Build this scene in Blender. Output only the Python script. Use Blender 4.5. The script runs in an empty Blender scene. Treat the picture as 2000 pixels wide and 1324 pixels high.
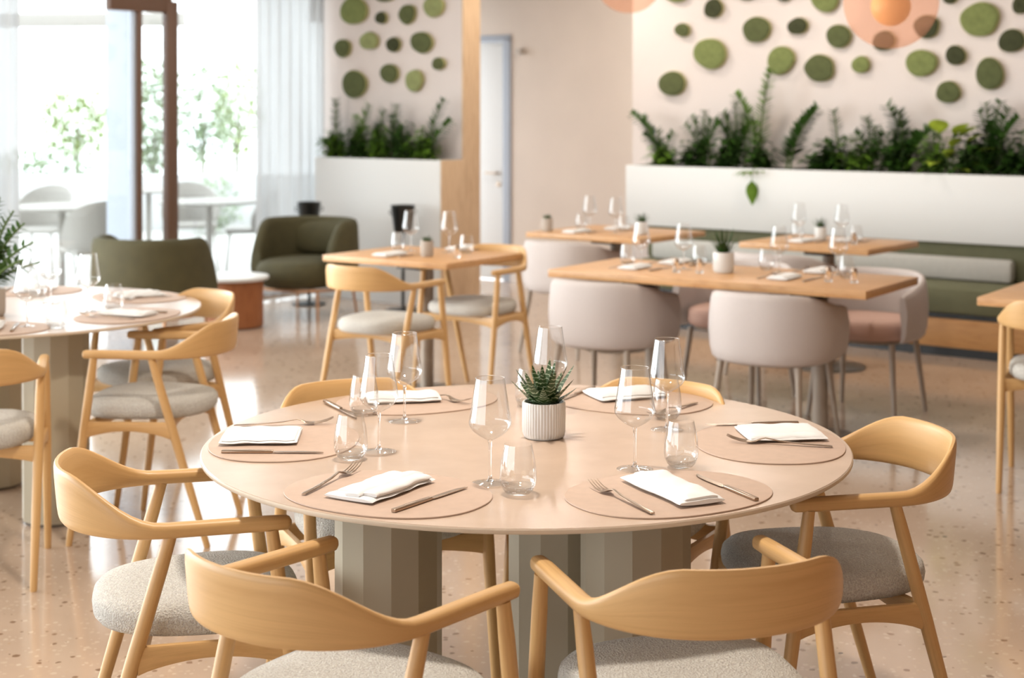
import bpy, bmesh, math, random
from mathutils import Vector, Matrix
sc = bpy.context.scene
COL = sc.collection
R = math.radians
PI = math.pi

# ------------------------------------------------------------------ camera
cam_d = bpy.data.cameras.new('camera'); cam = bpy.data.objects.new('camera', cam_d); COL.objects.link(cam)
cam.location = (0, 0, 1.5614); cam.rotation_euler = (R(90 - 0.474), 0, 0)
cam_d.sensor_width = 36; cam_d.sensor_fit = 'HORIZONTAL'
F_PX = 3008.2
cam_d.lens = F_PX * 36 / 2000
cam_d.shift_y = -(662 - (206.4 + F_PX * math.tan(R(.474)))) / 2000
cam_d.clip_end = 200
cam_d.dof.use_dof = True
cam_d.dof.focus_distance = 3.35
cam_d.dof.aperture_fstop = 3.8
sc.camera = cam

# ------------------------------------------------------------------ world, lights, exposure
W = bpy.data.worlds.new('world'); sc.world = W; W.use_nodes = True
bg = W.node_tree.nodes['Background']; bg.inputs[0].default_value = (.89, .95, 1, 1); bg.inputs[1].default_value = 5.0
sc.view_settings.view_transform = 'Standard'; sc.view_settings.look = 'None'
sc.view_settings.exposure = -0.20; sc.view_settings.gamma = 1.0; sc.view_settings.use_curve_mapping = False
sc.cycles.transparent_max_bounces = 32
sc.cycles.max_bounces = 8; sc.cycles.diffuse_bounces = 2

# room frame: s runs along the bench wall, t runs into the depth of the room
O = Vector((2.75, 9.53)); U = Vector((math.cos(R(-38)), math.sin(R(-38)))); Vd = Vector((-U.y, U.x))
RZ = R(-38)
def rm(s, t, z=0.0):
    p = O + U * s + Vd * t
    return Vector((p.x, p.y, z))

def area(name, loc, target, sx, sy, power, color):
    l = bpy.data.lights.new(name, 'AREA'); l.shape = 'RECTANGLE'; l.size = sx; l.size_y = sy; l.energy = power; l.color = color
    o = bpy.data.objects.new(name, l); COL.objects.link(o); o.location = loc
    o.rotation_euler = (Vector(target) - Vector(loc)).to_track_quat('-Z', 'Y').to_euler()
    return o
for k, t in enumerate((-5.2, -8.4, -11.6)):
    area('daylight', rm(-5.75, t, 1.4), rm(0, t, 1.1), 2.6, 2.5, 230, (.95, .97, 1.0))
for x, y, pw in ((-.25, 3.65, 58), (-2.6, 6.2, 10), (.9, 7.4, 20), (-.5, 8.3, 12), (.3, 11.6, 22), (-1.9, 11.0, 10), (1.5, 10.3, 16), (2.7, 8.8, 12)):
    area('ceiling_spot_and_fill', (x, y, 2.98), (x, y, 0), .2, .2, pw, (1.0, .91, .80))  # main-table spot is inferred; background ones are fill added to brighten the walls

# ------------------------------------------------------------------ materials
def srgb(r, g, b):
    f = lambda c: (c / 255 / 12.92) if c / 255 <= .04045 else ((c / 255 + .055) / 1.055) ** 2.4
    return (f(r), f(g), f(b), 1)
class NT:
    def __init__(s, name):
        s.m = bpy.data.materials.new(name); s.m.use_nodes = True; s.t = s.m.node_tree; s.t.nodes.clear()
        s.out = s.t.nodes.new('ShaderNodeOutputMaterial')
    def n(s, kind, **kw):
        x = s.t.nodes.new(kind)
        for k, v in kw.items():
            if k.startswith('i_'):
                x.inputs[k[2:].replace('_', ' ')].default_value = v
            else: setattr(x, k, v)
        return x
    def l(s, a, b): s.t.links.new(a, b)
    def ramp(s, src, stops):
        r = s.n('ShaderNodeValToRGB'); e = r.color_ramp.elements
        while len(e) < len(stops): e.new(.5)
        for el, (p, c) in zip(e, stops): el.position = p; el.color = c
        s.l(src, r.inputs[0]); return r
    def pbr(s, color=None, rough=.5, **kw):
        p = s.n('ShaderNodeBsdfPrincipled'); p.inputs['Roughness'].default_value = rough
        if color is not None: p.inputs['Base Color'].default_value = color
        for k, v in kw.items(): p.inputs[k.replace('_', ' ')].default_value = v
        s.l(p.outputs[0], s.out.inputs[0]); return p
    def bump(s, src, p, strength=.3, dist=.002):
        b = s.n('ShaderNodeBump'); b.inputs['Strength'].default_value = strength; b.inputs['Distance'].default_value = dist
        s.l(src, b.inputs['Height']); s.l(b.outputs[0], p.inputs['Normal'])
    def coord(s, which='Object', scale=(1, 1, 1)):
        c = s.n('ShaderNodeTexCoord'); m = s.n('ShaderNodeMapping'); m.inputs['Scale'].default_value = scale
        s.l(c.outputs[which], m.inputs[0]); return m.outputs[0]
    def noise(s, vec, scale, detail=4, rough=.5):
        n = s.n('ShaderNodeTexNoise'); n.inputs['Scale'].default_value = scale; n.inputs['Detail'].default_value = detail
        n.inputs['Roughness'].default_value = rough; s.l(vec, n.inputs['Vector']); return n.outputs['Fac']

def m_plain(name, c, rough=.6, noise=0, nscale=12, bump=0, bscale=200, bd=.001, **kw):
    a = NT(name); p = a.pbr(c, rough, **kw); v = a.coord()
    if noise:
        f = a.noise(v, nscale)
        d = tuple(x * (1 - noise) for x in c[:3]) + (1,); l = tuple(min(1, x * (1 + noise)) for x in c[:3]) + (1,)
        r = a.ramp(f, [(.3, d), (.7, l)]); a.l(r.outputs[0], p.inputs['Base Color'])
    if bump: a.bump(a.noise(v, bscale, 3), p, bump, bd)
    return a.m
def m_wood(name, c, scale, rough=.42, dark=.80, coord='Object'):
    a = NT(name); p = a.pbr(c, rough); v = a.coord(coord, scale)
    f = a.noise(v, 3.0, 6, .6); d = tuple(x * dark ** (1 + .5 * k) for k, x in enumerate(c[:3])) + (1,)
    l = tuple(min(1, x * 1.07) for x in c[:3]) + (1,)
    r = a.ramp(f, [(.32, d), (.5, c), (.72, l)]); a.l(r.outputs[0], p.inputs['Base Color'])
    a.bump(f, p, .06, .001); return a.m
def m_thin_glass(name, tint=(1, 1, 1, 1), base=.05):
    a = NT(name); lw = a.n('ShaderNodeLayerWeight'); lw.inputs[0].default_value = .5
    pw = a.n('ShaderNodeMath', operation='POWER'); a.l(lw.outputs['Facing'], pw.inputs[0]); pw.inputs[1].default_value = 2.4
    ml = a.n('ShaderNodeMath', operation='MULTIPLY_ADD'); a.l(pw.outputs[0], ml.inputs[0]); ml.inputs[1].default_value = .85; ml.inputs[2].default_value = base
    t = a.n('ShaderNodeBsdfTransparent'); t.inputs[0].default_value = tint; g = a.n('ShaderNodeBsdfGlossy'); g.inputs['Roughness'].default_value = .01
    mx = a.n('ShaderNodeMixShader'); a.l(ml.outputs[0], mx.inputs[0]); a.l(t.outputs[0], mx.inputs[1]); a.l(g.outputs[0], mx.inputs[2])
    a.l(mx.outputs[0], a.out.inputs[0]); return a.m

WOODC = srgb(224, 179, 120)
M = {}
M['wood_rail'] = m_wood('ash_rail', WOODC, (7, 1.2, 1), .40, .91, coord='UV')
M['wood_leg'] = m_wood('ash_leg', srgb(222, 177, 118), (5, 1.0, 1), .40, .91, coord='UV')
M['wood_top'] = m_wood('oak_table_top', srgb(218, 168, 116), (2.5, 40, 10), .38)
M['wood_panel'] = m_wood('oak_panel', srgb(224, 192, 156), (30, 30, 2), .5)
M['bench_wood'] = m_wood('honey_oak', srgb(196, 144, 88), (3, 3, 30), .45)
M['wood_edge'] = m_wood('walnut_toned_oak', srgb(162, 100, 58), (30, 30, 3), .5)
M['seat'] = m_plain('boucle_fabric', srgb(240, 230, 221), .95, .24, 260, 1.0, 260, .010)
M['laminate'] = m_plain('stone_laminate', srgb(203, 176, 154), .27, .05, 9, .02, 600, .0003, Specular_IOR_Level=.9)
M['edge_band'] = m_plain('pale_edge', srgb(226, 208, 186), .5)
M['mat'] = m_plain('leather_placemat', srgb(203, 175, 155), .55, .04, 40, .15, 900, .0006)
M['column'] = m_plain('taupe_lacquer', srgb(188, 176, 152), .5)
M['napkin'] = m_plain('white_linen', srgb(246, 244, 242), .9, .02, 60, .4, 900, .0006)
M['steel'] = m_plain('brushed_champagne_steel', srgb(176, 156, 138), .28, .06, 60, Metallic=1.0)
M['glass'] = m_thin_glass('thin_glass', (.985, .99, .99, 1), .10)
a = NT('solid_glass'); a.pbr((1, 1, 1, 1), .0, Transmission_Weight=1.0, IOR=1.45); M['glass_solid'] = a.m
M['window_glass'] = m_thin_glass('window_glass', (.97, .985, .98, 1), .04)
M['pot'] = m_plain('white_ceramic', srgb(240, 238, 234), .45)
M['pot_grey'] = m_plain('stone_pot', srgb(200, 188, 176), .6)
M['soil'] = m_plain('soil', srgb(60, 44, 32), .95, .3, 80, .8, 120, .004)
M['tub'] = m_plain('dusty_pink_fabric', srgb(212, 201, 196), .85, .03, 200, .3, 500, .001)
M['tub_seat'] = m_plain('rose_fabric', srgb(214, 176, 160), .85, .03, 200, .3, 500, .001)
M['taupe_metal'] = m_plain('taupe_metal', srgb(168, 152, 136), .4)
M['black'] = m_plain('black_lacquer', srgb(22, 24, 24), .35)
M['iron'] = m_plain('dark_steel_post', srgb(108, 96, 84), .4)
M['velvet'] = m_plain('olive_velvet', srgb(76, 70, 42), .8, .10, 12, .2, 500, .001)
M['bench_green'] = m_plain('sage_upholstery', srgb(112, 112, 84), .8, .05, 30, .2, 500, .001)
M['bench_light'] = m_plain('pale_grey_upholstery', srgb(206, 204, 198), .8, .03, 40)
M['wall'] = m_plain('warm_white_plaster', srgb(232, 221, 212), .85, .02, 2.5)
M['wall_disc'] = m_plain('rosy_white_plaster', srgb(232, 220, 214), .85, .015, 3)
M['wall_back'] = m_plain('beige_plaster', srgb(228, 212, 198), .85, .03, 2)
M['white'] = m_plain('white_lacquer', srgb(234, 233, 230), .45)
M['pier'] = m_plain('blue_white_paint', srgb(178, 184, 194), .7)
M['bronze'] = m_plain('bronze_frame', srgb(112, 84, 68), .45)
M['terrace'] = m_plain('pale_terrace', srgb(196, 194, 190), .8, .04, 3)
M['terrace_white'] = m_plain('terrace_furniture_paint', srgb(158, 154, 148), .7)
M['garden_wall'] = m_plain('garden_wall_render', srgb(196, 196, 196), .8)
M['ceiling'] = m_plain('white_ceiling', srgb(226, 222, 216), .9)
M['wall_fill_brown'] = m_plain('brown_fill_damper', srgb(150, 118, 92), .8)  # invented tone that damps and warms bounce light from the right
M['copper'] = m_plain('brass_ring', srgb(196, 150, 112), .4, Metallic=.6)
for k, c in enumerate(((126, 135, 80), (92, 98, 60), (66, 69, 43), (148, 154, 102))):
    M['moss%d' % k] = m_plain('moss_pad_tone', srgb(*c), .95, .14, 30, .8, 90, .006)
M['moss_edge'] = m_plain('moss_pad_rim', srgb(196, 190, 132), .9)
def m_leaf(name, c, rough=.35, tr=.25):
    a = NT(name); p = a.pbr(c, rough); v = a.coord(); f = a.noise(v, 9, 2)
    r = a.ramp(f, [(.3, tuple(x * .6 for x in c[:3]) + (1,)), (.7, tuple(min(1, x * 1.35) for x in c[:3]) + (1,))]); a.l(r.outputs[0], p.inputs['Base Color'])
    tl = a.n('ShaderNodeBsdfTranslucent'); a.l(r.outputs[0], tl.inputs[0])
    mx = a.n('ShaderNodeMixShader'); mx.inputs[0].default_value = tr; a.l(p.outputs[0], mx.inputs[1]); a.l(tl.outputs[0], mx.inputs[2]); a.l(mx.outputs[0], a.out.inputs[0]); return a.m
M['leaf_dark'] = m_leaf('zz_leaf', srgb(62, 96, 38))
M['leaf_mid'] = m_leaf('pothos_leaf', srgb(112, 150, 52))
M['leaf_deep'] = m_leaf('fern_leaf', srgb(58, 92, 34))
M['leaf_lime'] = m_leaf('lime_leaf', srgb(182, 204, 74))
M['leaf_out'] = m_leaf('garden_leaf', srgb(164, 180, 120), .6, .5)
M['leaf_out2'] = m_leaf('garden_leaf_grey', srgb(156, 172, 140), .6, .5)
M['stem'] = m_plain('green_stem', srgb(96, 120, 62), .5)
# haworthia: white bands across each leaf
a = NT('zebra_leaf'); p = a.pbr(None, .4); uv = a.n('ShaderNodeUVMap'); sp = a.n('ShaderNodeSeparateXYZ'); a.l(uv.outputs[0], sp.inputs[0])
nz = a.noise(a.coord('Object'), 90, 2); ad = a.n('ShaderNodeMath', operation='MULTIPLY_ADD'); a.l(sp.outputs['Y'], ad.inputs[0]); ad.inputs[1].default_value = 62.0
nm = a.n('ShaderNodeMath', operation='MULTIPLY'); a.l(nz, nm.inputs[0]); nm.inputs[1].default_value = 9.0; a.l(nm.outputs[0], ad.inputs[2])
sn = a.n('ShaderNodeMath', operation='SINE'); a.l(ad.outputs[0], sn.inputs[0])
rp = a.ramp(sn.outputs[0], [(.86, srgb(44, 72, 32)), (.985, srgb(206, 214, 184))]); a.l(rp.outputs[0], p.inputs['Base Color']); M['zebra'] = a.m
# terrazzo floor
a = NT('terrazzo'); p = a.pbr(None, .11); p.inputs['Specular IOR Level'].default_value = 1.0
v = a.coord('Object'); wob = a.n('ShaderNodeTexNoise'); wob.inputs['Scale'].default_value = 35; a.l(v, wob.inputs['Vector'])
vm = a.n('ShaderNodeVectorMath', operation='SCALE'); a.l(wob.outputs['Color'], vm.inputs[0]); vm.inputs['Scale'].default_value = .016
va = a.n('ShaderNodeVectorMath', operation='ADD'); a.l(v, va.inputs[0]); a.l(vm.outputs[0], va.inputs[1])
base = a.ramp(a.noise(v, 1.6, 5), [(.3, srgb(194, 168, 146)), (.7, srgb(210, 184, 162))])
def chips(scale, dist, lo, hi, cols, prev, off):
    o = a.n('ShaderNodeVectorMath', operation='ADD'); a.l(va.outputs[0], o.inputs[0]); o.inputs[1].default_value = off
    vo = a.n('ShaderNodeTexVoronoi'); vo.inputs['Scale'].default_value = scale; a.l(o.outputs[0], vo.inputs['Vector'])
    se = a.n('ShaderNodeSeparateColor'); a.l(vo.outputs['Color'], se.inputs[0])
    g1 = a.n('ShaderNodeMath', operation='GREATER_THAN'); a.l(se.outputs[0], g1.inputs[0]); g1.inputs[1].default_value = lo
    sz = a.n('ShaderNodeMath', operation='MULTIPLY'); a.l(se.outputs[1], sz.inputs[0]); sz.inputs[1].default_value = dist
    g2 = a.n('ShaderNodeMath', operation='LESS_THAN'); a.l(vo.outputs['Distance'], g2.inputs[0]); a.l(sz.outputs[0], g2.inputs[1])
    mu = a.n('ShaderNodeMath', operation='MULTIPLY'); a.l(g1.outputs[0], mu.inputs[0]); a.l(g2.outputs[0], mu.inputs[1])
    cr = a.ramp(se.outputs[2], cols)
    mx = a.n('ShaderNodeMix', data_type='RGBA'); a.l(mu.outputs[0], mx.inputs[0]); a.l(prev, mx.inputs[6]); a.l(cr.outputs[0], mx.inputs[7]); return mx.outputs[2]
c1 = chips(60, .52, .58, 1, [(0, srgb(226, 206, 186)), (1, srgb(198, 168, 140))], base.outputs[0], (3, 1, 0))
c2 = chips(38, .45, .76, 1, [(0, srgb(126, 98, 78)), (.5, srgb(156, 124, 100)), (1, srgb(98, 78, 66))], c1, (0, 0, 0))
a.l(c2, p.inputs['Base Color']); M['floor'] = a.m
# sheer curtain
a = NT('sheer_curtain'); t = a.n('ShaderNodeBsdfTransparent'); d = a.n('ShaderNodeBsdfTranslucent'); d.inputs[0].default_value = (.50, .505, .51, 1)
d2 = a.n('ShaderNodeBsdfDiffuse'); d2.inputs[0].default_value = (.8, .8, .8, 1)
m1 = a.n('ShaderNodeMixShader'); m1.inputs[0].default_value = .45; a.l(d.outputs[0], m1.inputs[1]); a.l(d2.outputs[0], m1.inputs[2])
m2 = a.n('ShaderNodeMixShader'); m2.inputs[0].default_value = .90; a.l(t.outputs[0], m2.inputs[1]); a.l(m1.outputs[0], m2.inputs[2]); a.l(m2.outputs[0], a.out.inputs[0]); M['sheer'] = a.m
# pendant glass
a = NT('peach_glass'); t = a.n('ShaderNodeBsdfTransparent'); t.inputs[0].default_value = srgb(255, 238, 228)
d = a.n('ShaderNodeBsdfTranslucent'); d.inputs[0].default_value = srgb(255, 214, 190); d2 = a.n('ShaderNodeBsdfDiffuse'); d2.inputs[0].default_value = srgb(255, 205, 178)
m1 = a.n('ShaderNodeMixShader'); a.l(d.outputs[0], m1.inputs[1]); a.l(d2.outputs[0], m1.inputs[2]); m2 = a.n('ShaderNodeMixShader'); m2.inputs[0].default_value = .20
a.l(t.outputs[0], m2.inputs[1]); a.l(m1.outputs[0], m2.inputs[2]); a.l(m2.outputs[0], a.out.inputs[0]); M['peach'] = a.m
a = NT('amber_lamp'); p = a.pbr(srgb(240, 190, 132), .4); p.inputs['Emission Color'].default_value = srgb(255, 186, 116); p.inputs['Emission Strength'].default_value = .25; M['amber'] = a.m

# ------------------------------------------------------------------ mesh helpers
class MB:
    def __init__(s): s.V = []; s.F = []; s.UV = []
    def add(s, V, F, uv=None):
        b = len(s.V); s.V += [tuple(p) for p in V]
        for f in F:
            s.F.append(tuple(b + i for i in f)); s.UV.append([uv[i] for i in f] if uv else [(0, 0)] * len(f))
        return s
    def grid(s, P, cu=False, cv=False, caps=False):
        n, m = len(P), len(P[0]); V = [q for r in P for q in r]; F = []
        uv = [(j / max(1, m - 1), i / max(1, n - 1)) for i in range(n) for j in range(m)]
        for i in range(n if cu else n - 1):
            for j in range(m if cv else m - 1):
                i2, j2 = (i + 1) % n, (j + 1) % m
                F.append((i * m + j, i * m + j2, i2 * m + j2, i2 * m + j))
        if caps: F.append(tuple(range(m))[::-1]); F.append(tuple((n - 1) * m + j for j in range(m)))
        return s.add(V, F, uv)
    def box(s, c, d, rz=0, bev=0, seg=2):
        bm = bmesh.new(); bmesh.ops.create_cube(bm, size=1)
        for v in bm.verts: v.co = Vector((v.co.x * d[0], v.co.y * d[1], v.co.z * d[2]))
        if bev: bmesh.ops.bevel(bm, geom=bm.edges[:], offset=bev, segments=seg, profile=.5, affect='EDGES')
        m = Matrix.Translation(c) @ Matrix.Rotation(rz, 4, 'Z'); bm.verts.index_update()
        s.add([m @ v.co for v in bm.verts], [[v.index for v in f.verts] for f in bm.faces]); bm.free(); return s
    def tube(s, pts, rad, n=12, flat=1.0, caps=True):
        pts = [Vector(p) for p in pts]
        if not isinstance(rad, (list, tuple)): rad = [rad] * len(pts)
        P = []; ref = None
        for i, p in enumerate(pts):
            d = (pts[min(i + 1, len(pts) - 1)] - pts[max(i - 1, 0)]).normalized()
            if ref is None: ref = Vector((0, 0, 1)) if abs(d.z) < .9 else Vector((0, 1, 0))
            x = d.cross(ref).normalized(); y = x.cross(d).normalized(); ref = y
            P.append([p + x * math.cos(2 * PI * k / n) * rad[i] + y * math.sin(2 * PI * k / n) * rad[i] * flat for k in range(n)])
        return s.grid(P, cv=True, caps=caps)
    def lathe(s, prof, n=48, c=(0, 0, 0), fl=None):
        P = []
        for r, z in prof:
            P.append([(c[0] + (r if not fl else fl(r, z, 2 * PI * k / n)) * math.cos(2 * PI * k / n), c[1] + (r if not fl else fl(r, z, 2 * PI * k / n)) * math.sin(2 * PI * k / n), c[2] + z) for k in range(n)])
        return s.grid(P, cv=True)
    def build(s, name, mat, parent=None, ang=35, loc=None, rz=0):
        me = bpy.data.meshes.new(name); me.from_pydata(s.V, [], s.F)
        ul = me.uv_layers.new(name='UVMap'); flat = [c for f in s.UV for p in f for c in p]; ul.data.foreach_set('uv', flat)
        me.materials.append(mat if not isinstance(mat, str) else M[mat])
        bm = bmesh.new(); bm.from_mesh(me); bmesh.ops.remove_doubles(bm, verts=bm.verts, dist=1e-6); bmesh.ops.recalc_face_normals(bm, faces=bm.faces); bm.to_mesh(me); bm.free()
        me.polygons.foreach_set('use_smooth', [True] * len(me.polygons)); me.set_sharp_from_angle(angle=R(ang))
        o = bpy.data.objects.new(name, me); COL.objects.link(o)
        if parent: o.parent = parent
        if loc: o.location = loc
        o.rotation_euler.z = rz
        return o
def tag(o, label, cat, group=None, kind=None):
    o['label'] = label; o['category'] = cat
    if group: o['group'] = group
    if kind: o['kind'] = kind
    return o
def thing(name, label, cat, loc=(0, 0, 0), rz=0, group=None):
    o = bpy.data.objects.new(name, None); COL.objects.link(o); o.location = loc; o.rotation_euler.z = rz; o.empty_display_size = .05
    return tag(o, label, cat, group)
def struct(name, mb, mat, parent=None, ang=35):
    o = mb.build(name, mat, parent, ang)
    if parent is None: o['kind'] = 'structure'
    return o
KIDS = {}
def kids(o): return [c for c in bpy.data.objects if c.parent == o]
def copy_tree(o, parent=None):
    c = o.copy(); COL.objects.link(c)
    if parent is not None: c.parent = parent
    if o.name not in KIDS: KIDS[o.name] = kids(o)
    for ch in KIDS[o.name]: copy_tree(ch, c)
    return c
class Proto:
    def __init__(s, maker): s.maker = maker; s.root = None
    def __call__(s, label, loc, rz=0, group=None, scale=None):
        if s.root is None: s.root = o = s.maker()
        else: o = copy_tree(s.root)
        o['label'] = label; o.location = loc; o.rotation_euler.z = rz
        if group: o['group'] = group
        elif 'group' in o: del o['group']
        return o
def smooth(a, b, x):
    t = max(0, min(1, (x - a) / (b - a))); return t * t * (3 - 2 * t)
def rrect(cx, cz, w, h, n=16, e=3.0):
    P = []
    for k in range(n):
        q = 2 * PI * k / n; c, s_ = math.cos(q), math.sin(q)
        P.append((cx + w / 2 * math.copysign(abs(c) ** (2 / e), c), cz + h / 2 * math.copysign(abs(s_) ** (2 / e), s_)))
    return P

# ------------------------------------------------------------------ room shell
fl = MB(); fl.add([rm(-5.68, -18, 0), rm(4.2, -18, 0), rm(4.2, 1.7, 0), rm(-5.68, 1.7, 0)], [(0, 1, 2, 3)]); struct('floor', fl, 'floor')
def rbox(mb, s0, s1, t0, t1, z0, z1, bev=0):
    c = rm((s0 + s1) / 2, (t0 + t1) / 2, (z0 + z1) / 2); return mb.box(c, (s1 - s0, t1 - t0, z1 - z0), RZ, bev)
struct('ceiling', rbox(MB(), -5.9, 4.3, -18, 1.8, 3.0, 3.1), 'ceiling')
struct('wall_back', rbox(MB(), -4.70, -2.7, 1.54, 1.66, 0, 3.0), 'wall_back')
rbox_back2 = rbox(MB(), -5.9, -5.66, 1.54, 1.66, 0, 3.0); rbox(rbox_back2, -5.66, -4.70, 1.54, 1.66, 2.19, 3.0); struct('wall_back_door_side', rbox_back2, 'wall_back')
w = rbox(MB(), -2.98, 4.2, .88, 1.0, 0, 3.0); rbox(w, -2.98, -2.86, 1.0, 1.54, 0, 3.0); struct('wall_right', w, 'wall_disc')
struct('wall_bench_end', rbox(MB(), 4.08, 4.2, -18, .88, 0, 3.0), 'wall_fill_brown')  # unseen wall, brown chosen to darken and warm the fill light
struct('wall_left_niche', rbox(MB(), -5.59, -4.035, .07, .26, 0, 3.0), 'wall_disc')
struct('trim_1', rbox(MB(), -4.035, -4.02, .06, .27, 0, 3.0), 'wood_panel')
# door
d1 = struct('door_1', rbox(MB(), -5.62, -4.79, 1.565, 1.61, .01, 2.13, .003), 'white')
hb = MB(); p0 = rm(-4.86, 1.565, .96); nrm = Vector((-Vd.x, -Vd.y, 0))
hb.tube([p0, p0 + nrm * .05], .011, 10); hb.tube([p0 + nrm * .05, p0 + nrm * .05 + Vector((-U.x, -U.y, 0)) * .12], .010, 10); hb.build('door_handle', 'steel', d1)
kh = MB(); p1 = rm(-4.86, 1.565, .86); kh.tube([p1, p1 + nrm * .012], .022, 16); kh.build('lock_rose', 'steel', d1)
fr = rbox(MB(), -4.78, -4.70, 1.52, 1.66, 0, 2.17, .004); rbox(fr, -5.66, -4.70, 1.52, 1.66, 2.135, 2.19, .004); rbox(fr, -5.66, -5.625, 1.52, 1.66, 0, 2.135, .004); struct('door_2_casing', fr, 'pier')
# small round fitting high on the back wall, no lamp inside
hk = MB(); q = rm(-4.575, 1.54, 2.04); hk.tube([q, q + nrm * .03], .03, 16); hk.tube([q + nrm * .03, q + nrm * .07], [.018, .026], 16); tag(hk.build('wall_sensor', 'pot_grey'), 'small grey round fitting high on the beige back wall beside the door', 'sensor')
bb = rbox(MB(), -4.70, -2.99, 1.52, 1.54, 0, .07); struct('baseboard_back', bb, 'wall')

# window wall
SW = -5.66
wl = rbox(MB(), SW - .31, SW + .02, -1.85, -1.83, 0, 3.0); struct('wall_left_pier', wl, 'pier')
hd = rbox(MB(), SW - .10, SW + .02, -17.9, .05, 2.62, 3.0); rbox(hd, SW - .10, SW + .02, .05, 1.6, 2.62, 3.0); struct('wall_left_header', hd, 'wall')
w1 = struct('window_1', rbox(MB(), SW - .03, SW - .018, -3.55, -1.86, .04, 2.62), 'window_glass')
f = rbox(MB(), SW - .05, SW + .0, -3.62, -3.55, 0, 2.62); rbox(f, SW - .05, SW + .0, -3.55, -1.86, 0, .04); f.build('window_frame', 'bronze', w1)
w2 = struct('window_2', rbox(MB(), SW + .0, SW + .012, -1.79, -1.55, .08, 2.27), 'window_glass')
f = rbox(MB(), SW - .02, SW + .04, -1.83, -1.785, 0, 2.36, .004); rbox(f, SW - .02, SW + .05, -1.55, -1.45, 0, 2.36, .006); rbox(f, SW - .02, SW + .045, -2.08, -1.50, 2.27, 2.62, .004); rbox(f, SW - .02, SW + .04, -1.79, -1.55, 0, .08, .004); f.build('window_frame', 'bronze', w2)
w3 = struct('window_3', rbox(MB(), SW - .03, SW - .018, -1.45, .30, .04, 2.62), 'window_glass')
f = rbox(MB(), SW - .05, SW + .0, -1.45, .30, 0, .04); rbox(f, SW - .05, SW + .04, .06, .16, 2.27, 2.62); f.build('window_frame', 'bronze', w3)
for k in range(5):
    t0 = -3.62 - 2.8 * k
    ww = struct('window_%d' % (4 + k), rbox(MB(), SW - .03, SW - .018, t0 - 2.8, t0 - .08, .04, 2.62), 'window_glass')
    rbox(MB(), SW - .05, SW + .01, t0 - 2.8 - .08, t0 - 2.8, 0, 2.62).build('window_frame', 'bronze', ww)
def curtain(t0, t1, name, label, folds, group=None):
    P = []; n = int(folds * 12)
    for z in [.03 + 2.87 * k / 10 for k in range(11)]:
        row = []
        for j in range(n + 1):
            x = j / n; t = t0 + (t1 - t0) * x; w_ = .035 * math.sin(2 * PI * folds * x + .6 * math.sin(7 * x)) * (1 + .15 * math.sin(z * 2 + x * 9))
            row.append(rm(SW + .14 + w_, t, z))
        P.append(row)
    mb = MB(); mb.grid(P); return tag(mb.build(name, 'sheer', ang=80), label, 'curtain')
curtain(-.74, .02, 'sheer_curtain', 'sheer white curtain hanging beside the left planter wall', 7)
curtain(-3.6, -2.93, 'sheer_curtain', 'sheer white curtain at the far left edge of the photo', 6)

# ------------------------------------------------------------------ outside
g = MB(); c0 = rm(SW - .12, -19); c1_ = rm(SW - .12, 12); d_ = Vector((-U.x, -U.y, 0)) * 45
g.add([c0, c1_, c1_ + d_, c0 + d_], [(0, 1, 2, 3)]); g.V = [(x, y, -.02) for x, y, z in g.V]; struct('ground_terrace', g, 'terrace')
def at_px(x, Y): return ((x - 1000) / F_PX * Y)
lw = MB(); lw.box((-5.6, 19.6, .33), (7.5, .3, .70), R(4), .01); tag(lw.build('garden_wall', 'garden_wall'), 'low white garden wall outside, beyond the terrace tables', 'wall')
random.seed(11)
def blob_leaves(mb, c, rad, n, size, seed, flat=.7):
    r = random.Random(seed)
    for _ in range(n):
        while True:
            d = Vector((r.uniform(-1, 1), r.uniform(-1, 1), r.uniform(-1, 1)))
            if .3 < d.length < 1: break
        p = Vector(c) + Vector((d.x * rad[0], d.y * rad[1], d.z * rad[2]))
        leaf(mb, p, Vector((r.uniform(-1, 1), r.uniform(-1, 1), r.uniform(-.3, .8))), size * r.uniform(.7, 1.3), size * .5, r)
def leaf(mb, base, d, L, w, r=random, droop=.25, fold=.18, nseg=3):
    d = d.normalized(); side = d.cross(Vector((0, 0, 1)))
    if side.length < .05: side = Vector((1, 0, 0))
    side.normalize(); up = side.cross(d).normalized()
    P = []
    for i in range(nseg + 1):
        t = i / nseg; wd = w * .5 * math.sin(PI * min(.97, max(.04, t ** .75))); c = base + d * L * t - Vector((0, 0, 1)) * droop * L * t * t
        P.append([c - side * wd + up * wd * fold, c, c + side * wd + up * wd * fold])
    mb.grid(P)
def shrub(loc, rad, n, size, mat, label, seed, trunk=.0, name='garden_shrub', cat='shrub'):
    t = thing(name, label, cat, loc, 0)
    m = MB(); blob_leaves(m, (0, 0, trunk + rad[2]), rad, int(n * 2.6), size * .8, seed); m.build('foliage', mat, t)
    s_ = MB(); s_.tube([(0, 0, -.02), (.02, .01, trunk + rad[2] * .6), (0, 0, trunk + rad[2])], [.05 + .02 * trunk, .03, .01], 8)
    for k in range(5): s_.tube([(0, 0, trunk * .8 + rad[2] * .3), (rad[0] * .5 * math.cos(k * 1.3), rad[1] * .5 * math.sin(k * 1.3), trunk + rad[2] * 1.1)], [.02, .006], 6)
    s_.build('trunk', 'terrace_white', t)
shrub((at_px(85, 26), 26, -.02), (1.0, .6, .45), 500, .16, 'leaf_out2', 'low grey-green hedge seen through the left window', 1)
shrub((at_px(150, 30), 30, -.02), (.75, .7, .75), 420, .2, 'leaf_out', 'yellow-green tree seen through the left window, above the hedge', 2, .55, 'garden_tree', 'tree')
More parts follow.
